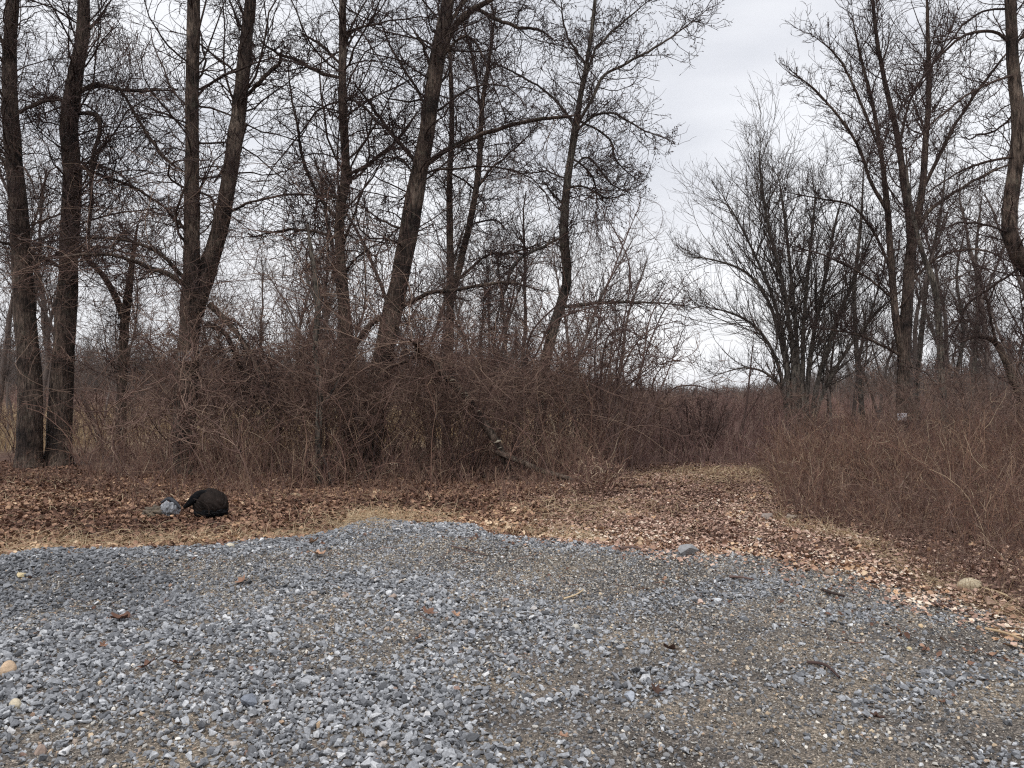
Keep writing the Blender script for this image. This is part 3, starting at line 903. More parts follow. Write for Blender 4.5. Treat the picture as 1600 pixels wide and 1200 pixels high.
tree('bare_tree', 'largest bare tree, its long trunk leaning to the right with a heavy limb reaching out', 17.5,
     [[(580, 725, 46), (585, 660, 44), (592, 600, 42), (606, 520, 38), (622, 450, 36), (641, 350, 35), (655, 270, 34), (668, 200, 31), (682, 100, 30), (699, 10, 25), (712, -100, 20), (722, -230, 13)]],
     [[(694, 78, 17), (712, 40, 17), (738, 18, 15), (765, 3, 12), (800, -20, 9)],
      [(745, 14, 10), (775, 30, 9), (810, 42, 8), (845, 48, 6), (868, 65, 4)],
      [(660, 262, 15), (690, 240, 13), (720, 222, 12), (760, 208, 11), (800, 196, 10), (850, 186, 9), (880, 183, 7), (908, 180, 5)],
      [(655, 260, 11), (632, 232, 10), (608, 205, 9), (585, 172, 8), (552, 128, 7)],
      [(678, 120, 8), (668, 90, 7), (655, 60, 6), (637, 38, 3)],
      [(668, 170, 6), (640, 120, 6), (610, 70, 5), (590, 20, 4)],
      [(648, 275, 5), (630, 250, 5), (605, 248, 4), (570, 262, 3)], [(700, 40, 9), (730, 0, 10), (760, -20, 8)],
      [(632, 360, 6), (600, 345, 5), (560, 320, 4)], [(688, 95, 7), (720, 60, 6), (745, 70, 5), (770, 130, 4), (800, 210, 3)]],
     seed=7, crown_kw=MATURE, dens=0.9, limb_drift=[-.4, -1, -1.2, .5, -.3, .8, .2, .3, -.3, -.8])

tree('bare_tree', 'pair of slim dark trunks rising side by side behind the right reaching limb', 22.5,
     [[(698, 690, 19), (698, 600, 18), (702, 520, 17), (704, 430, 14), (702, 300, 12), (706, 200, 10), (704, 110, 8), (700, 30, 5)],
      [(706, 470, 13), (722, 400, 13), (740, 320, 12), (750, 240, 11), (753, 170, 9), (765, 90, 7), (775, 10, 5)]],
     [[(752, 180, 6), (740, 100, 6), (725, 40, 5), (720, -20, 3)], [(744, 300, 6), (770, 265, 5), (800, 240, 4), (840, 200, 3)],
      [(704, 270, 5), (735, 290, 4), (765, 330, 3)], [(712, 440, 7), (760, 400, 6), (800, 395, 5), (870, 370, 3)],
      [(726, 380, 6), (740, 350, 5), (775, 345, 4), (800, 370, 3)]],
     seed=8, crown_kw=dict(per_m=8.5, l1=(0.8, 2.8), s2=6, s3=4, s4=1.4, wig=0.28), dens=1.0)


def add_buds(th, S, Lm, last, r):
    """swollen buds and catkins at the ends of the twigs"""
    tips = last[:, -1]; d = nrm(last[:, -1] - last[:, -2])
    k = r.random(len(tips)) < 0.5
    tips, d = tips[k], d[k]
    P = tips[:, None, :] + d[:, None, :] * np.array([0, 0.02, 0.045, 0.06])[None, :, None]
    P[:, 2:, 2] -= 0.012
    R = np.broadcast_to(np.array([0.005, 0.010, 0.009, 0.003]), (len(tips), 4))
    T = Tubes(); T.add(P, R, 4, 0.2)
    th.part('buds', T, M_vine)


tree('budding_tree', 'slender grey tree with swollen buds on its twigs, last trunk before the open sky', 20.0,
     [[(838, 720, 24), (846, 640, 22), (852, 570, 21), (868, 500, 20), (886, 440, 19), (881, 360, 17), (887, 280, 15), (898, 210, 13), (907, 150, 10), (920, 80, 8), (930, 0, 7), (938, -100, 5)]],
     [[(901, 198, 8), (925, 155, 8), (945, 118, 7), (985, 95, 6), (1035, 68, 5), (1098, 22, 3)],
      [(899, 200, 7), (870, 160, 6), (840, 135, 5), (800, 112, 5), (775, 100, 4)],
      [(912, 130, 6), (935, 70, 6), (975, 35, 5), (1015, 0, 4)],
      [(900, 205, 6), (930, 180, 6), (960, 178, 5), (1000, 200, 4), (1030, 212, 3), (1055, 222, 3)],
      [(897, 260, 6), (915, 245, 5), (935, 260, 5), (955, 285, 4), (990, 305, 3)],
      [(885, 325, 6), (865, 305, 5), (850, 285, 4)], [(885, 278, 5), (850, 268, 4), (800, 272, 3)],
      [(906, 190, 5), (950, 215, 5), (965, 255, 4), (1000, 285, 3)], [(915, 100, 6), (885, 50, 5), (875, -10, 4)],
      [(878, 480, 10), (930, 474, 8), (1000, 472, 6), (1080, 478, 4)], [(880, 370, 7), (850, 385, 7), (805, 410, 7), (790, 450, 6), (770, 520, 5)],
      [(893, 245, 5), (925, 275, 5), (935, 330, 3)], [(890, 292, 6), (915, 292, 5), (950, 310, 4), (985, 300, 3)]],
     mat=M_bark_grey, seed=9, crown_kw=dict(per_m=7.0, l1=(0.7, 2.6), s2=5.0, s3=3.6, s4=1.2, wig=0.26), dens=1.0, extra=add_buds,
     vine=[(110, (0.4, 1.6), [(905, 290), (930, 340), (900, 380)])], limb_drift=[-.6, .5, .6, -1, -.5, .2, .6, .9, -.4, .3, -1, .5, -.2])

tree('dead_tree', 'thin crooked dead snag, pale where the bark is gone, left of the slender tree', 15.5,
     [[(500, 760, 12), (498, 680, 13), (500, 600, 12), (493, 540, 11), (497, 480, 11), (490, 420, 10), (480, 350, 9)]],
     [[(497, 480, 7), (483, 440, 6), (478, 400, 4)], [(497, 640, 8), (520, 610, 7), (545, 560, 5)], [(496, 700, 6), (512, 730, 5), (528, 790, 4)], [(499, 700, 6), (492, 745, 5), (486, 790, 4)]],
     mat=M_bark_grey, seed=10, dens=0.7, crown_kw=dict(per_m=3.0, l1=(0.3, 1.2), s2=3, s3=2, s4=0.6))

# broken trunk with bracket fungi, lying over into the thicket
def fungi(th, S, Lm, last, r):
    s = S[0]
    for t in (0.20, 0.235, 0.41, 0.50, 0.515, 0.60, 0.625):
        p, _ = sample(s[None, :, :3], np.array([t])); rad = float(sample(s[None, :, 3], np.array([t]))[0])
        p = p[0] - th.base
        bm = bmesh.new()
        w = r.uniform(0.04, 0.085); hh = w * 0.28
        n = 10; top = [bm.verts.new((math.cos(a) * w, -math.sin(a) * w * 0.8, -hh * 0.2)) for a in np.linspace(0, math.pi, n)]
        bot = [bm.verts.new((math.cos(a) * w * 0.75, -math.sin(a) * w * 0.55, -hh)) for a in np.linspace(0, math.pi, n)]
        c = bm.verts.new((0, 0.02, hh)); c2 = bm.verts.new((0, 0.02, -hh))
        for i in range(n - 1):
            bm.faces.new((c, top[i], top[i + 1])); bm.faces.new((top[i], bot[i], bot[i + 1], top[i + 1])); bm.faces.new((c2, bot[i + 1], bot[i]))
        me = bpy.data.meshes.new('bracket_fungus'); bm.to_mesh(me); bm.free()
        for pl in me.polygons: pl.use_smooth = True
        o = link('bracket_fungus', me, M_fungus, th.o)
        o.location = (p[0] + r.uniform(-.01, .03), p[1] - rad * 0.85, p[2] + rad * 0.35)
        o.rotation_euler = (r.uniform(-.2, .3), r.uniform(-.4, .1), r.uniform(-.3, .5))


def plain(name, col, rough=0.8, nscale=12, lo=0.7, hi=1.2, spec=0.25, bump=0.0, bscale=20):
    m, nt, b = new_mat(name, rough); b.inputs['Specular IOR Level'].default_value = spec
    tc = nt.nodes.new('ShaderNodeTexCoord'); n = noise(nt, nscale, 5, tc.outputs['Object'], 0.65)
    r = ramp(nt, [(0.3, tuple(c * lo for c in col)), (0.7, tuple(c * hi for c in col))]); nt.links.new(n.outputs[0], r.inputs[0])
    nt.links.new(r.outputs[0], b.inputs['Base Color'])
    if bump:
        n2 = noise(nt, bscale, 5, tc.outputs['Object'], 0.6)
        bp = nt.nodes.new('ShaderNodeBump'); bp.inputs['Strength'].default_value = bump; bp.inputs['Distance'].default_value = 0.02
        nt.links.new(n2.outputs[0], bp.inputs['Height']); nt.links.new(bp.outputs[0], b.inputs['Normal'])
    return m


M_fungus = plain('bracket_fungus', (0.40, 0.36, 0.28), 0.8, 30)
tree('broken_trunk', 'broken mossy trunk slanting down to the right, pale bracket fungi along it', 15.6,
     [[(800, 745, 13), (775, 690, 15), (748, 650, 16), (720, 610, 16), (695, 585, 15), (672, 562, 14), (655, 556, 12), (640, 562, 9), (600, 578, 7)]],
     [[(655, 556, 9), (650, 540, 7), (640, 530, 4)], [(690, 590, 4), (700, 560, 3)]],
     mat=M_bark, seed=11, dens=0.8, tmin=0.15, crown_kw=dict(per_m=3, l1=(0.3, 1.2), s2=3, s3=2, s4=0.5), extra=fungi, stem_names='trunk')

th = Thing('fallen_log', (2.0, 14.3, 0.05), 'dark rotting log lying low in the thicket at the centre', 'log')
q = np.array([(*at(775, 706, 15.5), .055), (*at(800, 716, 15.4), .055), (*at(850, 736, 15.1), .052), (*at(905, 752, 14.8), .045), (*at(945, 758, 14.6), .03)])
q = resample(q, 24); T = Tubes(); T.add(q[:, :3], q[:, 3], 14, lump=0.14)
th.base = np.array((2.0, 14.3, 0.05)); th.part('log', T, M_bark)
T = Tubes(); P1, R1 = grow(q[None, :, :3], q[None, :, 3], 9, (0.1, 0.9), (0.6, 1.3), (0.3, 0.9), 0.3, 0.004, 7, 0.25, 0.1, True); T.add(P1, R1, 4)
P2, R2 = grow(P1, R1, 3, rmin=0.003); T.add(P2, R2, 3); th.part('branch_stub', T, M_bark)

# ---- vines and canes that nobody could count, draped from trunk to trunk
def tangle():
    A = np.concatenate(ANCHOR)
    w = np.exp(-((A[:, 2] - 3.6) / 1.9) ** 2) + 0.12
    n = 850
    i = rng.choice(len(A), n, p=w / w.sum())
    p = A[i]; d = rng.normal(size=(n, 3)) * np.array([1, 0.6, 0.5]); d[:, 1] = np.where(rng.random(n) < 0.75, np.abs(d[:, 1]) + 0.15, d[:, 1]); d = nrm(d)
    L = 0.8 + 3.8 * rng.random(n) ** 1.3; N = 16
    P = np.zeros((n, N, 3)); P[:, 0] = p
    curl = rng.normal(size=(n, 3)) * 0.16
    for k in range(1, N):
        if k in (6, 11): curl = rng.normal(size=(n, 3)) * 0.16
        d = nrm(d + curl + 0.10 * rng.normal(size=(n, 3)) + np.array([0, 0, -0.02]))
        P[:, k] = P[:, k - 1] + d * (L / (N - 1))[:, None]
    P[..., 2] = np.maximum(P[..., 2], 0.05)
    R = (0.0045 + 0.006 * rng.random(n) ** 2)[:, None] * np.linspace(1, 0.5, N)
    T = Tubes(); T.add(P, R, 4)
    P1, R1 = grow(P, R, 4.5, (0.05, 1), (0.4, 1.2), (0.15, 0.55), 0.75, 0.0042, 9, 0.22, -0.02, rng=rng); T.add(P1, R1, 3)
    P2, R2 = grow(P1, R1, 1.6, (0.1, 1), (0.5, 1.2), (0.4, 0.9), 0.8, 0.0036, 6, 0.25, 0.0, rng=rng); T.add(P2, R2, 3)
    tag(T.build('vine_tangle', M_shrub), 'tangle of climbing vines and thin canes draped between the left trunks', 'vines', kind='stuff')
    # long canes rising from the ground and arching over
    x, y = cand(2600, 15.0, 24.0); b = brush_edge(x, y)
    k = (x / y < 0.15) & (x / y > -0.52) & (y > b + 0.8) & (rng.random(len(x)) < smooth(15.5, 18.5, y) * 0.85 + 0.12); x, y = x[k][:330], y[k][:330]; n = len(x)
    a = rng.random(n) * 6.28; H = 2.4 + 3.4 * rng.random(n) ** 1.4; N = 18
    d = nrm(np.stack([np.cos(a) * .3, np.sin(a) * .3, np.ones(n)], 1)); side = np.stack([np.cos(a), np.sin(a), np.full(n, -1.0)], 1)
    P = np.zeros((n, N, 3)); P[:, 0] = np.stack([x, y, gz(x, y) - .02], 1); bend = (0.03 + 0.15 * rng.random(n))[:, None]
    for k in range(1, N):
        d = nrm(d + bend * side * (k / N) * 1.8 + 0.07 * rng.normal(size=(n, 3))); P[:, k] = P[:, k - 1] + d * (H / (N - 1))[:, None]
    P[..., 2] = np.maximum(P[..., 2], 0.03)
    R = (0.005 + 0.008 * rng.random(n) ** 2)[:, None] * np.linspace(1, 0.4, N)
    T = Tubes(); T.add(P, R, 5)
    P1, R1 = grow(P, R, 7, (0.38, 1), (0.4, 1.1), (0.10, 0.38), 0.7, 0.0042, 8, 0.2, 0.02, rng=rng); T.add(P1, R1, 3)
    P2, R2 = grow(P1, R1, 1.8, (0.15, 1), (0.5, 1.2), (0.35, 0.8), 0.8, 0.0036, 5, 0.25, 0.02, rng=rng); T.add(P2, R2, 3)
    tag(T.build('arching_canes', M_shrub), 'long thin canes rising out of the left thicket and arching over', 'canes', kind='stuff')


tangle()

# ---- arching shrubs in front of the gap
def shrub(name, label, Y, stems, mat=M_vine, dens=1.0, seed=1, kw=None, cat='shrub', group=None):
    r = np.random.default_rng(seed)
    S = np.stack([traced(s, Y, 22, r.uniform(-1, 1), seed=seed * 13 + i) for i, s in enumerate(stems)])
    b = S[0, 0]; g = float(gz(b[0], b[1]))
    for s in S:
        g_ = float(gz(s[0, 0], s[0, 1])) - 0.05
        if s[0, 2] > g_: s[0, 2] = g_
    th = Thing(name, (float(b[0]), float(b[1]), g), label, cat, group)
    for s in S:
        T = Tubes(); T.add(s[:, :3], s[:, 3] * 0.62, 7, r.uniform(0.2, 0.75)); th.part('stem', T, mat)
    S[..., 3] *= 0.62
    T = Tubes(); k = dict(per_m=4.0, l1=(0.4, 1.5), s2=3.0, s3=2.0, s4=0.6); k.update(kw or {})
    crown(T, S[..., :3], S[..., 3], dens, tmin=0.25, rng=r, **k)
    th.part('twigs', T, mat)
    return th


shrub('arching_shrub', 'loose arching shrub with long curved stems, at the corner of the left thicket', 17.0,
      [[(975, 720, 7), (985, 640, 6), (1005, 560, 5), (1015, 500, 4), (1045, 440, 3)], [(970, 720, 6), (960, 640, 6), (975, 570, 5), (1010, 520, 4), (1060, 500, 3)],
       [(965, 720, 7), (940, 620, 6), (945, 540, 6), (965, 515, 5), (1000, 525, 4), (1045, 560, 3)], [(960, 720, 6), (975, 600, 5), (955, 520, 4), (925, 480, 3)],
       [(985, 720, 5), (1010, 660, 5), (1040, 590, 4), (1065, 520, 3)], [(975, 720, 5), (990, 620, 4), (1030, 500, 4), (1075, 440, 2)],
       [(960, 720, 5), (930, 600, 5), (940, 480, 4), (975, 380, 4), (1000, 320, 3)], [(955, 720, 5), (965, 560, 5), (985, 430, 4), (960, 360, 3), (940, 330, 2)]],
      seed=21, kw=dict(wig=0.26))
shrub('arching_shrub', 'long dark stems sweeping up to the right beneath the budding tree', 17.8,
      [[(735, 740, 9), (770, 660, 9), (820, 590, 8), (830, 520, 7), (900, 450, 5)], [(770, 700, 8), (800, 620, 8), (840, 550, 7), (870, 500, 6), (960, 470, 4)],
       [(760, 700, 6), (775, 560, 7), (800, 470, 6), (810, 400, 4)], [(820, 720, 6), (860, 620, 6), (920, 540, 5), (950, 480, 3)]],
      seed=22)
shrub('arching_shrub', 'tangle of grey brown stems arching over the bag', 13.2,
      [[(330, 760, 3), (300, 700, 3), (250, 650, 2.5), (215, 660, 2), (185, 720, 1.5)], [(280, 770, 3), (265, 690, 2.5), (300, 620, 2.5), (350, 590, 3)],
       [(350, 770, 3), (310, 690, 2.5), (280, 620, 2.5), (290, 560, 3)], [(200, 770, 3), (160, 700, 2.5), (170, 640, 2.5), (230, 600, 3)],
       [(240, 770, 3), (190, 730, 2.5), (175, 680, 3), (190, 640, 2)], [(400, 775, 3), (370, 700, 2.5), (320, 650, 2.5), (260, 640, 2)]],
      mat=M_shrub, seed=23, kw=dict(per_m=5))
shrub('round_shrub', 'dark round shrub at the far end of the trail', 21.5,
      [[(1090 + dx * 0.3, 725, 6), (1090 + dx * 0.6, 680, 5), (1090 + dx, 610 + abs(dx) * 0.5, 3)] for dx in (-50, -35, -20, -8, 5, 18, 30, 45, 55)],
      seed=24, kw=dict(per_m=9, s2=4, l1=(0.3, 0.9)))
shrub('arching_shrub', 'low dark mound of twigs at the end of the fallen log', 13.8,
      [[(935 + dx * 0.3, 775, 5), (935 + dx * 0.7, 750, 4), (935 + dx, 722 + abs(dx) * 0.5, 3)] for dx in (-45, -30, -15, 0, 15, 30, 42)],
      seed=25, kw=dict(per_m=9, s2=4, l1=(0.2, 0.6)), mat=M_brush)
shrub('sapling', 'thin dark sapling leaning right in front of the open sky', 22.0,
      [[(1150, 700, 6), (1165, 640, 6), (1172, 580, 5), (1178, 525, 4)], [(1160, 660, 5), (1185, 620, 4), (1210, 575, 3)]], seed=26, dens=0.7, cat='sapling')
shrub('sapling', 'bent sapling bowing over the far thicket', 22.5,
      [[(1035, 700, 6), (1032, 640, 6), (1050, 608, 5), (1090, 603, 4), (1130, 618, 2)], [(1033, 650, 4), (1020, 600, 4), (1045, 560, 3)]], seed=27, dens=0.6, cat='sapling')

# ---- right hand side
maple = [[(1240, 695, 16), (1240, 600, 13), (1238, 540, 12), (1222, 440, 9), (1200, 350, 7), (1188, 270, 5), (1188, 215, 3)],
         [(1232, 695, 14), (1232, 610, 12), (1222, 540, 10), (1200, 470, 8), (1165, 425, 6), (1110, 405, 4), (1072, 402, 2)],
         [(1228, 695, 12), (1226, 620, 10), (1212, 560, 8), (1185, 515, 6), (1145, 490, 5), (1095, 478, 3)],
         [(1246, 695, 14), (1247, 600, 12), (1244, 520, 10), (1236, 430, 8), (1226, 340, 6), (1216, 270, 3)],
         [(1252, 695, 14), (1254, 600, 12), (1255, 520, 10), (1262, 430, 8), (1270, 350, 6), (1275, 290, 3)],
         [(1258, 695, 14), (1262, 600, 12), (1272, 520, 10), (1290, 430, 8), (1305, 350, 6), (1318, 300, 3)],
         [(1264, 695, 14), (1275, 610, 12), (1298, 530, 10), (1325, 460, 8), (1350, 400, 6), (1372, 350, 3)],
         [(1266, 695, 12), (1280, 630, 10), (1315, 560, 8), (1360, 500, 6), (1405, 455, 3)],
         [(1230, 695, 9), (1225, 620, 8), (1200, 585, 6), (1160, 575, 4), (1110, 590, 3)],
         [(1238, 695, 12), (1232, 580, 10), (1212, 480, 8), (1180, 400, 6), (1150, 340, 4), (1125, 300, 3)]]
maple = [[(a, b, c * 0.78) for a, b, c in st] for st in maple]
tree('multi_stem_tree', 'bare tree fanning out from one foot into many straight stems, right of the trail end', 27.0, maple, mat=M_bark_pale,
     seed=31, dens=1.0, tmin=0.30, crown_kw=dict(per_m=6.0, l1=(0.8, 4.6), up=0.09, s2=6.0, s3=4.0, s4=1.4, ang=(0.35, 0.85), wig=0.12, tw=0.0065))

BIGR = dict(per_m=6.5, l1=(0.8, 3.6), up=0.08, s2=5.5, s3=3.4, s4=1.2, ang=(0.45, 1.0), wig=0.18, tw=0.0075)
tree('bare_tree', 'tall spreading tree behind the white paper notice, right of the fan shaped one', 25.0,
     [[(1412, 715, 34), (1412, 640, 28), (1413, 560, 24), (1417, 480, 22), (1421, 420, 20), (1425, 370, 18), (1413, 290, 13), (1402, 210, 11), (1385, 140, 9), (1370, 60, 7), (1360, -40, 5), (1350, -160, 3)],
      [(1425, 375, 14), (1440, 310, 13), (1447, 220, 11), (1452, 140, 9), (1450, 50, 7), (1447, -60, 4)],
      [(1418, 600, 14), (1400, 500, 14), (1392, 400, 12), (1386, 320, 11), (1378, 250, 8), (1365, 170, 7), (1345, 90, 5), (1330, 20, 3)]],
     [[(1427, 372, 9), (1455, 328, 9), (1500, 295, 7), (1550, 268, 6), (1620, 240, 4)],
      [(1443, 290, 9), (1475, 225, 8), (1510, 165, 7), (1550, 110, 6), (1600, 50, 4)],
      [(1387, 330, 9), (1360, 280, 8), (1340, 225, 7), (1310, 180, 6), (1275, 140, 5), (1230, 105, 3)],
      [(1395, 430, 7), (1370, 370, 6), (1330, 320, 5), (1280, 310, 4), (1230, 300, 3)],
      [(1378, 240, 6), (1340, 150, 6), (1310, 90, 5), (1265, 50, 3)], [(1415, 560, 8), (1380, 540, 7), (1330, 520, 5), (1260, 510, 3)],
      [(1421, 440, 8), (1470, 400, 6), (1530, 390, 5), (1600, 420, 3)], [(1405, 230, 6), (1425, 150, 5), (1470, 80, 4), (1500, 10, 3)],
      [(1398, 470, 6), (1350, 430, 5), (1290, 400, 4), (1220, 380, 3)]],
     mat=M_bark, seed=32, crown_kw=BIGR, dens=0.95, tmin=0.3)

tree('bare_tree', 'slim kinked pale barked tree standing in the right thicket', 19.0,
     [[(1480, 745, 14), (1476, 650, 13), (1470, 560, 12), (1465, 480, 12), (1457, 435, 11), (1443, 400, 9), (1432, 360, 8), (1420, 300, 6), (1415, 230, 4)]],
     [[(1470, 520, 5), (1500, 500, 4), (1540, 500, 3)], [(1460, 450, 5), (1500, 430, 4), (1560, 410, 3)], [(1474, 610, 5), (1440, 580, 4), (1400, 570, 3)]],
     mat=M_bark_grey, seed=33, dens=0.8, crown_kw=dict(per_m=3.5, l1=(0.6, 2.0), s2=4, s3=2.5, s4=0.8))

tree('bare_tree', 'dark trunk bulging in from the right edge, long limbs arching over the thicket', 12.0,
     [[(1760, 880, 40), (1740, 700, 36), (1700, 560, 33), (1650, 465, 31), (1610, 425, 30), (1582, 385, 29), (1577, 330, 27), (1588, 260, 25), (1592, 190, 24), (1583, 110, 22), (1580, 30, 19), (1575, -60, 17), (1570, -220, 10)]],
     [[(1578, 68, 8), (1560, 52, 8), (1530, 48, 7), (1490, 66, 6), (1455, 105, 5), (1420, 150, 4), (1385, 210, 3), (1370, 245, 2)],
      [(1578, 15, 6), (1545, 17, 5), (1510, 35, 5), (1470, 80, 4), (1440, 130, 3), (1400, 170, 2)],
      [(1588, 115, 6), (1550, 128, 6), (1500, 155, 5), (1450, 200, 4), (1400, 255, 2)],
      [(1590, 245, 7), (1555, 250, 6), (1510, 262, 5), (1450, 300, 3), (1400, 350, 2)],
      [(1580, 365, 6), (1540, 352, 5), (1490, 350, 4), (1440, 375, 2)], [(1590, 170, 5), (1560, 200, 5), (1520, 215, 4), (1480, 215, 2)],
      [(1600, 415, 8), (1560, 440, 6), (1510, 480, 5), (1480, 540, 3)], [(1595, 60, 7), (1640, 20, 6), (1700, -10, 4)]],
     mat=M_bark, seed=34, crown_kw=dict(per_m=7.0, l1=(0.6, 2.1), s2=5.5, s3=3.8, s4=1.0, tw=0.0042, wig=0.26), limb_kw=dict(per_m=9, l1=(0.4, 1.6)), dens=1.0, tmin=0.3,
     limb_drift=[-.3, .8, -.8, .5, -.5, .9, .6, 0], vine=[(40, (0.3, 1.0), [(1590, 330), (1600, 420)])])

tree('bare_tree', 'hooked tree at the right edge whose trunk bends down past the far thicket', 17.0,
     [[(1640, 720, 16), (1608, 640, 15), (1585, 600, 14), (1570, 560, 13), (1555, 535, 11), (1530, 525, 8), (1500, 535, 5)]],
     [[(1560, 545, 7), (1545, 480, 6), (1530, 420, 4)], [(1585, 600, 6), (1600, 520, 5), (1590, 440, 4)]],
     seed=35, dens=1.0, crown_kw=dict(per_m=5, l1=(0.5, 1.6)), vine=[(50, (0.3, 1.0), [(1500, 530), (1560, 540)])])

for k, (lab, Y, st) in enumerate([
    ('leaning brown trunk directly left of the notice bearing spreading tree', 32.0, [(1352, 700, 12), (1345, 620, 12), (1338, 540, 11), (1335, 450, 9), (1345, 350, 7), (1350, 250, 4)]),
    ('brown trunk close behind the notice bearing spreading tree', 30.0, [(1445, 700, 14), (1432, 620, 14), (1440, 520, 12), (1450, 430, 9), (1470, 330, 6), (1480, 240, 4)]),
    ('mid sized trunk between the kinked tree and the hooked one', 33.0, [(1515, 690, 11), (1520, 600, 11), (1528, 500, 9), (1525, 400, 7), (1535, 300, 4)]),
    ('thin dark tree with crooked top behind the kinked tree', 28.0, [(1498, 700, 10), (1492, 610, 9), (1505, 520, 8), (1495, 430, 6), (1510, 350, 4)])]):
    tree('bare_tree', lab, Y, [[(a, b, c * 0.8) for a, b, c in st]], seed=60 + k, mat=M_bark_pale, dens=1.0, tmin=0.2, crown_kw=dict(per_m=6, l1=(0.8, 2.8), s2=5, s3=3.2, s4=1.0, tw=0.006, up=0.1))


# ------------------------------------------------------------------ thin trees of the wood behind, copies of a few
def wood():
    protos = []
    def make(k, name, label, group, hgt, r0, nlow, branching, mat):
        r = np.random.default_rng(500 + k)
        N = 16; P = np.zeros((1, N, 3)); d = np.array([r.uniform(-.12, .12), r.uniform(-.12, .12), 1.0])
        for i in range(1, N):
            d = nrm(d + r.normal(size=3) * np.array([.09, .09, .02]))
            P[0, i] = P[0, i - 1] + d * hgt / (N - 1)
        P[0, :, 2] -= 0.1
        R = (r0 * np.linspace(1.1, 0.22, N))[None]
        th = Thing(name, (0, 0, 0), label, 'tree', group)
        T = Tubes(); T.add(P, R, 8, lump=0.08); th.part('trunk', T, mat)
        T = Tubes()
        crown(T, P, R, 1.0, l1=(hgt * 0.1, hgt * 0.36), up=0.10, rng=r, tmin=nlow, per_m=branching * 2, s2=5.2, s3=3.4, s4=0.8, tw=0.006, ang=(0.4, 1.0), wig=0.17)
        th.part('crown', T, mat)
        return th.o
    gl, gr_, gf = 'thin bare trees in the wood behind the left trunks', 'thin bare trees in the wood behind the right thicket', 'distant bare trees beyond the field'
    ll, lr, lf = 'thin bare tree of the wood seen between and behind the big left trunks', 'thin bare tree of the wood behind the right thicket', 'distant bare tree rising over the far scrub'
    def copy(o, loc, rz, sc, label, group):
        c = o.copy(); C.objects.link(c); c.location = loc; c.rotation_euler = (0, 0, rz); c.scale = (sc, sc, sc)
        c['label'] = label; c['group'] = group
        for ch in o.children:
            d = ch.copy(); C.objects.link(d); d.parent = c
        return c
    protos = [make(k, 'slim_tree', ll, gl, h, r0, nl, br, M_bark_far) for k, (h, r0, nl, br) in enumerate(
        [(7.5, 0.075, 0.35, 2.4), (6.0, 0.05, 0.3, 2.6), (9.0, 0.10, 0.4, 2.2), (5.0, 0.04, 0.3, 2.8), (6.8, 0.06, 0.4, 2.4), (10.0, 0.12, 0.35, 2.2)])]
    r = np.random.default_rng(99)
    spots = []
    more = 1
    for i in range(95):                                   # behind the left trunks
        Y = r.uniform(22, 50); u = r.uniform(-60, 965)
        spots.append((u, Y, ll, gl, r.uniform(0.7, 1.15)))
    for i in range(60):                                   # behind the right thicket
        Y = r.uniform(26, 55); u = r.uniform(1290, 1680)
        spots.append((u, Y, lr, gr_, r.uniform(0.7, 1.1)))
    for i in range(90):                                   # the far side of the field
        Y = r.uniform(65, 150); u = r.uniform(-100, 1700)
        sc = r.uniform(0.5, 1.0) * (0.55 if 985 < u < 1230 else 0.9)
        spots.append((u, Y, lf, gf, sc))
    used = set()
    for i, (u, Y, lab, grp, sc) in enumerate(spots):
        k = i % len(protos)
        x = (u - 800) / F * Y
        z = float(gz(x, Y)); rz = r.random() * 6.28
        if k not in used and i < len(protos):
            used.add(k); o = protos[k]; o.location = (x, Y, z); o.rotation_euler = (0, 0, rz); o.scale = (sc,) * 3
            o['label'] = lab; o['group'] = grp
        else:
            copy(protos[k], (x, Y, z), rz, sc, lab, grp)


wood()


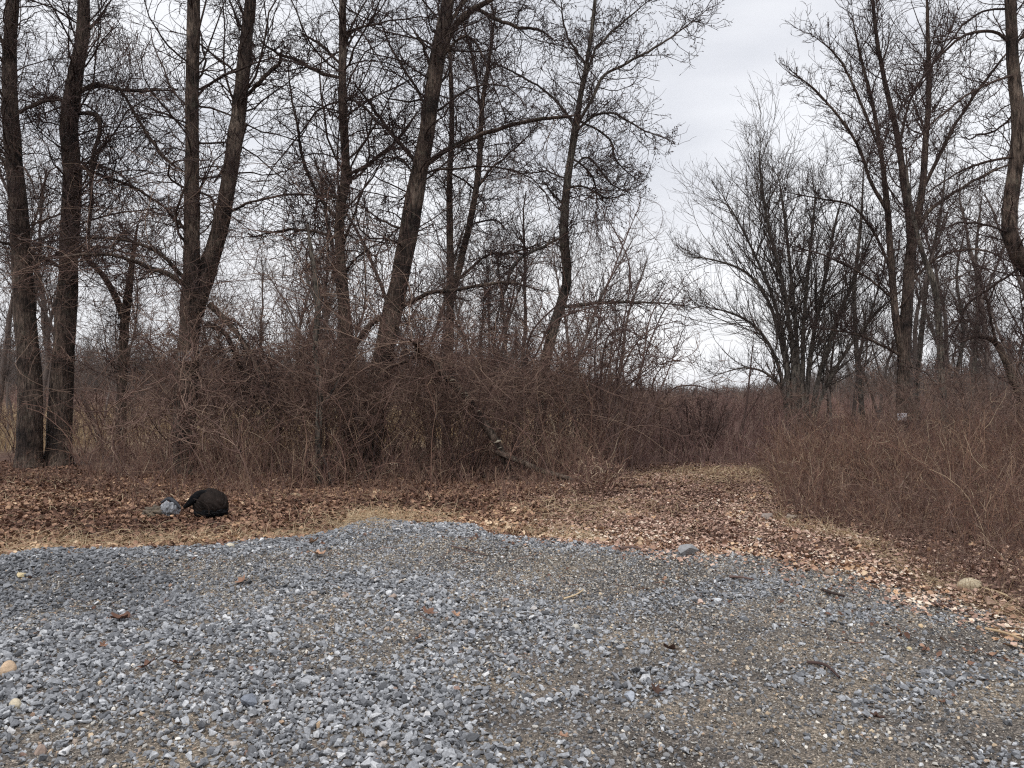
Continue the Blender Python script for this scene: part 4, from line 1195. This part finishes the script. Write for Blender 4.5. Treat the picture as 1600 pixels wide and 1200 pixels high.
def tall_shrubs():
    gl, gr_ = 'tall understory shrubs among the left trunks', 'tall understory shrubs in the right thicket'
    ll, lr = 'tall loose bare shrub growing among the big left trunks', 'tall loose bare shrub growing in the right thicket'
    protos = []
    for k in range(6):
        r = np.random.default_rng(900 + k)
        ns = r.integers(4, 8); N = 14; P = np.zeros((ns, N, 3)); H = r.uniform(2.4, 4.6)
        a = r.random(ns) * 6.28; d = nrm(np.stack([np.cos(a) * .35, np.sin(a) * .35, np.ones(ns)], 1))
        P[:, 0] = np.stack([np.cos(a) * .08, np.sin(a) * .08, np.full(ns, -.05)], 1)
        for i in range(1, N):
            d = nrm(d + r.normal(size=(ns, 3)) * 0.13 + np.stack([np.cos(a), np.sin(a), np.full(ns, -.7)], 1) * 0.10 * (i / N) * r.random((ns, 1)) * 1.6)
            P[:, i] = P[:, i - 1] + d * H / (N - 1) * r.uniform(0.8, 1.15, (ns, 1))
        R = np.linspace(1, 0.3, N)[None] * r.uniform(0.011, 0.022, (ns, 1))
        th = Thing('tall_shrub', (0, 0, 0), ll, 'shrub', gl)
        for i in range(ns):
            T = Tubes(); T.add(P[i], R[i], 6); th.part('stem', T, M_vine)
        T = Tubes(); crown(T, P, R, 1.0, l1=(0.5, 2.0), up=0.02, rng=r, tmin=0.38, per_m=4.0, s2=4.0, s3=2.6, s4=0.8, tw=0.0048, ang=(0.4, 1.2), wig=0.28)
        th.part('twigs', T, M_shrub); protos.append(th.o)
    r = np.random.default_rng(77); spots = []
    for i in range(46):
        Y = r.uniform(15.5, 25); u = r.uniform(230, 960) if i % 6 else r.uniform(-80, 230); Y = Y if i % 6 else r.uniform(22, 30); spots.append((u, Y, ll, gl, r.uniform(0.6, 1.15)))
    for i in range(24):
        Y = r.uniform(12, 30); u = r.uniform(1290 if Y < 22 else 1200, 1700); spots.append((u, Y, lr, gr_, r.uniform(0.35, 0.75)))
    for i, (u, Y, lab, grp, sc) in enumerate(spots):
        o = protos[i % 6]; x = (u - 800) / F * Y
        if i >= 6:
            c = o.copy(); C.objects.link(c)
            for ch in o.children:
                d = ch.copy(); C.objects.link(d); d.parent = c
            o = c
        o.location = (x, Y, float(gz(x, Y))); o.rotation_euler = (0, 0, r.random() * 6.28); o.scale = (sc,) * 3
        o['label'] = lab; o['group'] = grp


tall_shrubs()


# ------------------------------------------------------------------ far hills and far woods
def hills():
    xs = np.linspace(-2600, 2600, 160); ys = np.linspace(0, 1, 14)
    X, Tt = np.meshgrid(xs, ys)
    D = 1400 + Tt * 900
    ridge = 70 * (0.35 + fbm(X * 0.0016, X * 0 + 3, 44, 4)) * np.interp(X, [-2600, -1000, 100, 500, 900, 2600], [2.6, 2.4, 1.5, 0.30, 0.5, 0.9])
    Z = ridge * np.sin(Tt * math.pi * 0.5) ** 1.2 - 3 + (fbm(X * 0.02, D * 0.02, 45) - 0.5) * 6
    ny, nx = X.shape
    V = np.stack([X, D, Z], -1).reshape(-1, 3)
    i = np.arange(ny - 1)[:, None] * nx; j = np.arange(nx - 1)[None]
    f = np.stack([i + j, i + j + 1, i + j + 1 + nx, i + j + nx], -1).reshape(-1)
    me = raw_mesh('hills', V, f, 4, True)
    m = plain('wooded_hill', (0.10, 0.085, 0.08), 1.0, 0.02, 0.7, 1.3)
    tag(link('hills', me, m), kind='structure')
    # far wood: one mass of stems that nobody could count
    r = np.random.default_rng(5)
    n = 14000
    y = r.uniform(170, 330, n); x = (r.random(n) * 2 - 1) * (0.72 * y + 10)
    h = (0.55 + 0.9 * fbm(x * 0.02, y * 0.02, 46)) * r.uniform(0.55, 1.0, n) * np.interp(x / y, [-0.7, 0.0, 0.12, 0.3, 0.42, 0.7], [19, 15, 8, 7, 12, 13])
    P = np.zeros((n, 5, 3)); d = nrm(np.stack([r.normal(size=n) * .12, r.normal(size=n) * .12, np.ones(n)], 1))
    P[:, 0] = np.stack([x, y, gz(x, y) - 0.1], 1)
    for k in range(1, 5):
        d = nrm(d + r.normal(size=(n, 3)) * 0.07); P[:, k] = P[:, k - 1] + d * (h / 4)[:, None]
    R = np.broadcast_to(np.linspace(0.10, 0.03, 5), (n, 5))
    T = Tubes(); T.add(P, R, 3)
    P1, R1 = grow(P, R, 9, (0.2, 1), (0.4, 1.0), (0.2, 0.55), 0.6, 0.035, 4, 0.15, 0.1, rng=r); T.add(P1, R1, 3)
    tag(T.build('far_wood', M_bark_far), 'far off bare wood reading as one grey brown band', 'wood', kind='stuff')


hills()


# ------------------------------------------------------------------ objects lying about
def blob_mesh(name, sx, sy, sz, seed, amp=0.12, freq=3.0, subdiv=4, fold=0.0, shape=None, smooth_shade=True):
    bm = bmesh.new(); bmesh.ops.create_icosphere(bm, subdivisions=subdiv, radius=1.0)
    V = np.array([v.co[:] for v in bm.verts])
    nse = (fbm(V[:, 0] * freq + 20 + V[:, 2], V[:, 1] * freq + V[:, 2] * 1.7 + 20, seed, 4) - 0.5) * 2
    k = 1 + amp * nse
    if fold:
        a = np.arctan2(V[:, 1], V[:, 0])
        rdg = np.abs(vnoise(V[:, 0] * 3.2 + V[:, 2] * 2.2 + 9, V[:, 1] * 3.2 - V[:, 2] * 3 + 9, seed + 7) - 0.5) * 2
        k = k - fold * (1 - rdg) ** 3
    W = V * k[:, None] * np.array([sx, sy, sz])
    if shape: W = shape(W, V)
    for v, w in zip(bm.verts, W): v.co = w
    me = bpy.data.meshes.new(name); bm.to_mesh(me); bm.free()
    for p in me.polygons: p.use_smooth = smooth_shade
    return me


def bag():
    x, y = on_ground(330, 811); z = float(gz(x, y))
    M_bag = plain('bag_cloth', (0.018, 0.013, 0.011), 0.8, 9, 0.5, 1.7, 0.12, 0.8, 14)
    M_bag2 = plain('bag_black', (0.004, 0.004, 0.005), 0.7, 9, 0.6, 1.5, 0.12, 0.5, 30)
    th = Thing('bag', (x, y, z), 'dark brown and black bag slumped on the leaves at the thicket edge', 'bag')

    def shp(W, V):
        W = W.copy()
        W[:, 2] = np.where(W[:, 2] < -0.13, -0.13 - (W[:, 2] + 0.13) * -0.15, W[:, 2])
        W[:, 0] += 0.03 * (V[:, 2] > 0) * V[:, 2] * -1
        W[:, 2] *= 1 - 0.22 * np.clip(-V[:, 0], 0, 1)
        return W
    o = link('sack_body', blob_mesh('sack_body', 0.245, 0.22, 0.235, 3, 0.07, 2.2, 5, 0.10, shp), M_bag, th.o); o.location = (0, 0, 0.19)
    o = link('base_panel', blob_mesh('base_panel', 0.235, 0.215, 0.105, 5, 0.08, 3, 5, 0.08), M_bag2, th.o); o.location = (0.005, -0.018, 0.10)
    # flap that hangs to the left and its strap
    q = resample(np.array([(0.02, -0.06, 0.36, .03), (-0.10, -0.10, 0.36, .05), (-0.18, -0.12, 0.30, .06), (-0.25, -0.13, 0.23, .045), (-0.32, -0.14, 0.17, .02)]), 20)
    T = Tubes(); T.add(q[:, :3], q[:, 3], 16, lump=0.16); me_o = T.build('flap', M_bag2, th.o)
    q = resample(np.array([(-0.16, -0.21, 0.30, .008), (-0.05, -0.245, 0.27, .012), (0.05, -0.25, 0.2, .012), (0.07, -0.25, 0.10, .012)]), 14)
    T = Tubes(); T.add(q[:, :3], q[:, 3], 6); T.build('strap', M_bag, th.o)

    # crumpled sheet left of it
    x, y = on_ground(262, 806); z = float(gz(x, y))
    th = Thing('crumpled_sheet', (x, y, z), 'crumpled grey white plastic sheet half buried in leaves left of the dark bag', 'plastic sheet')
    M_pl = plain('dirty_plastic', (0.26, 0.27, 0.29), 0.5, 16, 0.25, 1.6, 0.4, 0.8, 30)
    M_pd = plain('dark_plastic', (0.02, 0.022, 0.03), 0.5, 16, 0.6, 1.4, 0.4, 0.8, 30)
    M_mud = plain('muddy_plastic', (0.13, 0.105, 0.08), 0.8, 14, 0.4, 1.5, 0.3, 1.0, 30)
    o = link('pale_panel', blob_mesh('pale_panel', 0.14, 0.12, 0.13, 13, 0.25, 4, 5, 0.3), M_pl, th.o); o.location = (0.04, 0, 0.10); o.rotation_euler = (0.1, 0.5, 0.2)
    o = link('muddy_panel', blob_mesh('muddy_panel', 0.20, 0.16, 0.12, 17, 0.3, 4, 5, 0.3), M_mud, th.o); o.location = (-0.16, 0.02, 0.05)
    q = resample(np.array([(-0.12, 0.05, 0.19, .012), (0.0, 0.03, 0.25, .03), (0.1, 0.0, 0.21, .03), (0.2, -0.04, 0.13, .015)]), 16)
    T = Tubes(); T.add(q[:, :3], q[:, 3], 8, lump=0.3); T.build('dark_edge', M_pd, th.o)


bag()


def rock(u, v, w, h, col, label, seed, cat='rock', angular=True, name='rock'):
    x, y = on_ground(u, v + 0.35 * h)
    k = y / F
    z = float(gz(x, y))
    if angular:
        hv, hf = hull(13, 1.0, 4000 + seed)
        hv = hv / np.abs(hv).max(0)
        me = raw_mesh(name, hv * np.array([w / 2 * k, w / 2 * k * 0.8, h / 2 * k * 1.25]), hf, 3, False)
    else:
        me = blob_mesh(name, w / 2 * k, w / 2 * k * 0.8, h / 2 * k * 1.25, seed, 0.12, 1.4, 4, 0.0)
    o = link(name, me, plain('rock_%d' % seed, col, 0.85, 30, 0.75, 1.2, 0.3, 0.5, 60)); o.location = (x, y + w / 2 * k * 0.5, z + h / 2 * k * 0.75)
    o.rotation_euler = (0.1, 0.1, seed)
    tag(o, label, cat)


rock(1520, 918, 36, 18, (0.52, 0.44, 0.31), 'rounded tan rock at the foot of the right thicket', 3, angular=False)
rock(1553, 942, 26, 16, (0.30, 0.20, 0.15), 'reddish brown rock beside the rounded tan one', 4)
rock(1079, 872, 36, 17, (0.30, 0.30, 0.302), 'flat faced blue grey slab standing where the gravel meets the trail', 6)
rock(1188, 845, 13, 6, (0.72, 0.73, 0.76), 'small bright white stone lying on the trail', 7)
rock(1297, 902, 17, 10, (0.34, 0.25, 0.19), 'smooth brown stone half sunk in the gravel below the right verge', 8, angular=False)
rock(358, 870, 15, 9, (0.62, 0.56, 0.44), 'pale cream stone on the far rim of the gravel', 9, angular=False)
rock(28, 912, 17, 9, (0.62, 0.51, 0.31), 'flat yellow stone at the left rim of the gravel', 10)
rock(8, 1073, 26, 22, (0.60, 0.44, 0.30), 'orange tan stone cut by the left edge of the picture', 11, angular=False)
rock(20, 1128, 20, 16, (0.62, 0.54, 0.40), 'rounded cream stone near the lower left corner', 12, angular=False)
rock(1440, 989, 9, 6, (0.70, 0.52, 0.32), 'small amber stone in the grit right of centre', 14, angular=False)
rock(1422, 1026, 8, 6, (0.66, 0.55, 0.33), 'small yellow pebble just below the amber one', 15, angular=False)
rock(1200, 806, 20, 14, (0.30, 0.25, 0.22), 'jagged grey brown rock beside the trail bend', 16)
rock(1238, 806, 26, 13, (0.32, 0.26, 0.21), 'squat brown rock at the corner of the right thicket', 17)
rock(1120, 943, 17, 8, (0.66, 0.68, 0.70), 'light grey flat stone in the middle of the grit', 18)
rock(1095, 945, 12, 8, (0.62, 0.46, 0.38), 'pinkish stone left of the light grey flat one', 19)
rock(735, 1002, 20, 16, (0.50, 0.52, 0.56), 'pale grey chunk of gravel standing up near the centre', 20)
rock(900, 992, 12, 9, (0.55, 0.52, 0.46), 'blunt buff stone right of the centre', 22, angular=False)
rock(385, 1130, 34, 22, (0.22, 0.24, 0.28), 'dark grey angular stone near the bottom of the picture', 23)
rock(985, 1104, 24, 14, (0.42, 0.45, 0.50), 'broad light grey stone at the lower middle', 24)


def big_leaf(u, v, w, tone, label, seed):
    r = np.random.default_rng(seed)
    x, y = on_ground(u, v); z = float(gz(x, y)); s = w / F * y
    # lobed outline, cupped
    n = 28; a = np.linspace(0, 2 * math.pi, n, endpoint=False)
    lob = 0.42 + 0.13 * np.cos(5 * a + r.uniform(0, 6)) + 0.05 * r.normal(size=n) * 0.6
    V = [(0, 0, 0)]
    for ring in (0.5, 1.0):
        for i in range(n):
            rr = lob[i] * ring
            px, py = rr * math.cos(a[i]), rr * math.sin(a[i]) * 0.75
            V.append((px, py, 0.5 * px * px * r.uniform(.6, 1.4) + 0.9 * abs(py) ** 1.5 * r.uniform(0.7, 1.3)))
    V = np.array(V) * s
    fc, npf = [], []
    for i in range(n):
        j = (i + 1) % n
        fc += [0, 1 + i, 1 + j]; npf.append(3)
        fc += [1 + i, 1 + n + i, 1 + n + j, 1 + j]; npf.append(4)
    me = raw_mesh('fallen_leaf', V, np.array(fc), np.array(npf), True, {'tone': np.full(len(V), tone)})
    o = link('fallen_leaf', me, M_leaf); o.location = (x, y, z + 0.03); o.rotation_euler = (r.uniform(-.1, .7), r.uniform(-.4, .4), r.uniform(0, 6))
    q = np.array([(0, 0, 0.0), (0.3 * s, 0.1 * s, 0.05 * s), (0.6 * s, 0.15 * s, 0.12 * s), (0.75 * s, 0.2 * s, 0.1 * s)])
    T = Tubes(); T.add(q, np.array([.002, .0018, .0015, .001]), 4, tone * 0.7); T.build('leaf_stalk', M_leaf, o)
    tag(o, label, 'leaf', 'single dead leaves lying on the gravel')


M_leaf_o = M_leaf
for k, (u, v, w, t, lab) in enumerate([
    (669, 977, 26, 0.42, 'red brown curled leaf in the middle of the grey gravel'), (712, 980, 20, 0.72, 'small pale pink leaf right of the red brown curled leaf'),
    (488, 868, 22, 0.78, 'orange tan leaf on the rim of the gravel below the straw tuft'), (498, 884, 26, 0.74, 'larger orange tan leaf just below the other one on the rim'),
    (190, 985, 40, 0.30, 'long dark brown leaf in the dark hollow of the gravel'), (160, 1035, 16, 0.55, 'narrow tan leaf standing on edge in the left gravel'),
    (240, 872, 20, 0.45, 'rust brown leaf on the left rim of the gravel'), (378, 922, 24, 0.6, 'tan brown leaf on the gravel right of the hollow'),
    (230, 1072, 26, 0.28, 'dark brown crumpled leaf in the left gravel'), (275, 1068, 24, 0.4, 'reddish crumpled leaf beside the dark brown one'),
    (1025, 1103, 28, 0.05, 'nearly black upright leaf in the grit, lower right of centre'), (1048, 1036, 26, 0.08, 'blackish flat leaf in the grit right of centre'),
    (1372, 1140, 26, 0.06, 'small black leaf remnant in the lower right grit'), (655, 1020, 20, 0.66, 'pinkish leaf scrap below the red brown curled leaf'),
    (880, 1175, 20, 0.62, 'light brown leaf at the bottom edge near the middle'), (1318, 890, 20, 0.7, 'curled tan leaf at the verge right of the trail')]):
    big_leaf(u, v, w, t, lab, 700 + k)


def stick(pts, label, rad, mat, name='stick'):
    q = []
    for i, (u, v) in enumerate(pts):
        x, y = on_ground(u, v); q.append((x, y, float(gz(x, y)) + 0.02 + 0.01 * (i % 2), rad * (1 - 0.5 * i / len(pts))))
    q = resample(np.array(q), 16)
    T = Tubes(); T.add(q[:, :3], q[:, 3], 8, lump=0.15)
    P1, R1 = grow(q[None, :, :3], q[None, :, 3], 2, (0.3, 0.8), (0.4, 0.9), (0.1, 0.25), 0.5, 0.003, 5, 0.1, 0.0); P1[..., 2] = np.maximum(P1[..., 2], gz(P1[..., 0], P1[..., 1]) + 0.01)
    T.add(P1, R1, 5)
    o = T.build(name, mat); tag(o, label, 'stick')


stick([(968, 872), (990, 868), (1018, 876)], 'dark stick lying where the gravel meets the trail', 0.018, M_vine)
stick([(880, 946), (900, 940), (912, 930)], 'short bent pale twig on the gravel', 0.008, M_straw)
stick([(1262, 1055), (1290, 1062), (1312, 1078)], 'dark curved stick in the lower right grit', 0.010, M_vine)
stick([(1140, 912), (1160, 915), (1178, 917)], 'short dark stick in the grit left of the verge', 0.012, M_vine)
stick([(1285, 934), (1300, 942), (1320, 945)], 'brown stick end at the edge of the verge leaves', 0.014, M_bark_grey)
stick([(1535, 924), (1565, 934), (1592, 945)], 'straight pale stick in front of the right thicket', 0.012, M_straw)
stick([(1540, 995), (1575, 1004), (1620, 1018)], 'thin grey stick at the right edge of the grit', 0.010, M_straw)
stick([(1455, 950), (1480, 955), (1500, 962)], 'dark brown stick among the verge leaves', 0.012, M_vine)
stick([(705, 868), (735, 876), (760, 880)], 'thin dark stick behind the gravel ridge', 0.008, M_vine)


# ------------------------------------------------------------------ notices on the trees
def notice(name, u, v, Y, w, h, face, ink, label, rows, border, seed):
    r = np.random.default_rng(seed)
    c = at(u, v, Y); W, H = w / F * Y, h / F * Y
    th = Thing(name, (c[0], c[1], c[2] - H / 2), label, 'notice')
    def box(x0, x1, z0, z1, y0, y1):
        v = [(x, y, z) for x in (x0, x1) for y in (y0, y1) for z in (z0, z1)]
        return v, [(0, 1, 3, 2), (4, 6, 7, 5), (0, 4, 5, 1), (2, 3, 7, 6), (0, 2, 6, 4), (1, 5, 7, 3)]
    def mesh(boxes, nm, mat):
        vs, fs = [], []
        for b in boxes:
            v, f = box(*b); n = len(vs); vs += v; fs += [tuple(i + n for i in q) for q in f]
        me = bpy.data.meshes.new(nm); me.from_pydata(vs, [], fs); return link(nm, me, mat, th.o)
    mesh([(-W / 2, W / 2, 0, H, 0, 0.006)], 'board', face)
    bb = []
    if border:
        t = W * 0.035
        bb += [(-W / 2 + t, -W / 2 + 2 * t, t, H - t, -0.003, 0), (W / 2 - 2 * t, W / 2 - t, t, H - t, -0.003, 0), (-W / 2 + 2 * t, W / 2 - 2 * t, t, 2 * t, -0.003, 0), (-W / 2 + 2 * t, W / 2 - 2 * t, H - 2 * t, H - t, -0.003, 0)]
    for z0, z1 in rows:
        x = -W * 0.38
        while x < W * 0.34:
            ww = W * r.uniform(0.03, 0.09)
            bb.append((x, x + ww * 0.45, z0 * H, z1 * H, -0.003, 0))
            if r.random() < 0.7: bb.append((x + ww * 0.47, x + ww * 1.1, z0 * H, (z0 + (z1 - z0) * 0.25) * H, -0.003, 0))
            if r.random() < 0.5: bb.append((x + ww * 0.47, x + ww * 1.0, (z1 - (z1 - z0) * 0.25) * H, z1 * H, -0.003, 0))
            x += ww * 1.5 + W * 0.035
    mesh(bb, 'lettering', ink)


M_signdark = plain('sign_dark', (0.06, 0.048, 0.045), 0.6, 10)
M_signink = plain('sign_pale', (0.36, 0.34, 0.34), 0.6, 10)
M_white = plain('paper_white', (0.78, 0.76, 0.80), 0.7, 10, 0.85, 1.05)
M_inkd = plain('ink_dark', (0.16, 0.15, 0.17), 0.7, 10)
notice('posted_notice', 291, 556, 16.62, 25, 16, M_signdark, M_signink, 'small dark notice with a pale border and faded lettering on the forked tree', [(0.55, 0.85), (0.18, 0.45)], True, 3)
notice('paper_notice', 1410, 651, 24.5, 15, 11, M_white, M_inkd, 'small white printed notice low on the tall spreading tree at the right', [(0.60, 0.85), (0.35, 0.5), (0.12, 0.24)], False, 4)

# ------------------------------------------------------------------ light, sky, camera
SUN_EL, SUN_AZ = 62, 200        # soft light from high behind the camera
w = bpy.data.worlds.new('World'); bpy.context.scene.world = w; w.use_nodes = True
nt = w.node_tree; bg = nt.nodes['Background']
sky = nt.nodes.new('ShaderNodeTexSky'); sky.sky_type = 'NISHITA'; sky.sun_disc = False
sky.sun_elevation = math.radians(SUN_EL); sky.sun_rotation = math.radians(SUN_AZ)
tc = nt.nodes.new('ShaderNodeTexCoord')
mp = nt.nodes.new('ShaderNodeMapping'); mp.inputs['Scale'].default_value = (1.0, 1.0, 3.2); nt.links.new(tc.outputs['Generated'], mp.inputs[0])
n1 = noise(nt, 1.5, 5, mp.outputs[0], 0.5)
cl = ramp(nt, [(0.38, (5.9, 6.15, 6.7)), (0.50, (7.1, 7.25, 7.7)), (0.62, (8.7, 8.8, 9.1))]); nt.links.new(n1.outputs[0], cl.inputs[0])
sep = nt.nodes.new('ShaderNodeSeparateXYZ'); nt.links.new(tc.outputs['Generated'], sep.inputs[0])
hz = ramp(nt, [(0.0, (1.22, 1.20, 1.17)), (0.10, (1.06, 1.05, 1.03)), (0.30, (0.94, 0.945, 0.955)), (0.6, (1.0, 1.0, 1.0)), (1.0, (1.25, 1.25, 1.25))]); nt.links.new(sep.outputs[2], hz.inputs[0])
cc = mixc(nt, 1.0, cl.outputs[0], hz.outputs[0], 'MULTIPLY')
mx = mixc(nt, 0.97, sky.outputs[0], cc)
nt.links.new(mx, bg.inputs['Color']); bg.inputs['Strength'].default_value = 0.1
sd = bpy.data.lights.new('sun', 'SUN'); sd.energy = 1.5; sd.angle = math.radians(18); sd.color = (1.0, 0.97, 0.93)
so = bpy.data.objects.new('sun', sd); C.objects.link(so)
so.rotation_euler = (math.radians(90 - SUN_EL), 0, math.radians(180 - SUN_AZ) + 0.0)

HAZE = 0.00007
if HAZE:
    me = bpy.data.meshes.new('haze')
    X0, X1, Y0, Y1, Z0, Z1 = -2700, 2700, -500, 2450, -14, 230
    v = [(x, y, z) for x in (X0, X1) for y in (Y0, Y1) for z in (Z0, Z1)]
    me.from_pydata(v, [], [(0, 1, 3, 2), (4, 6, 7, 5), (0, 4, 5, 1), (2, 3, 7, 6), (0, 2, 6, 4), (1, 5, 7, 3)])
    m = bpy.data.materials.new('haze'); m.use_nodes = True; t = m.node_tree
    t.nodes.remove(t.nodes['Principled BSDF'])
    pv = t.nodes.new('ShaderNodeVolumePrincipled'); pv.inputs['Density'].default_value = HAZE
    pv.inputs['Color'].default_value = (0.93, 0.96, 1.0, 1)
    t.links.new(pv.outputs[0], t.nodes['Material Output'].inputs['Volume'])
    tag(link('haze', me, m), 'thin cool air haze over the far wood and hills', 'haze', kind='stuff')

sc = bpy.context.scene
cd = bpy.data.cameras.new('camera'); co = bpy.data.objects.new('camera', cd); C.objects.link(co)
cd.sensor_width = 36; cd.lens = 36 * F / 1600; cd.clip_start = 0.05; cd.clip_end = 12000
co.location = (0, 0, CAMH); co.rotation_euler = (math.pi / 2 + PITCH, 0, 0)
sc.camera = co
sc.view_settings.view_transform = 'Standard'; sc.view_settings.look = 'None'; sc.view_settings.gamma = 1; sc.view_settings.exposure = 0.27
sc.cycles.max_bounces = 4; sc.cycles.diffuse_bounces = 3; sc.cycles.glossy_bounces = 1; sc.cycles.transparent_max_bounces = 4
sc.cycles.use_denoising = False
sc.cycles.pixel_filter_type = 'BLACKMAN_HARRIS'; sc.cycles.filter_width = 1.2
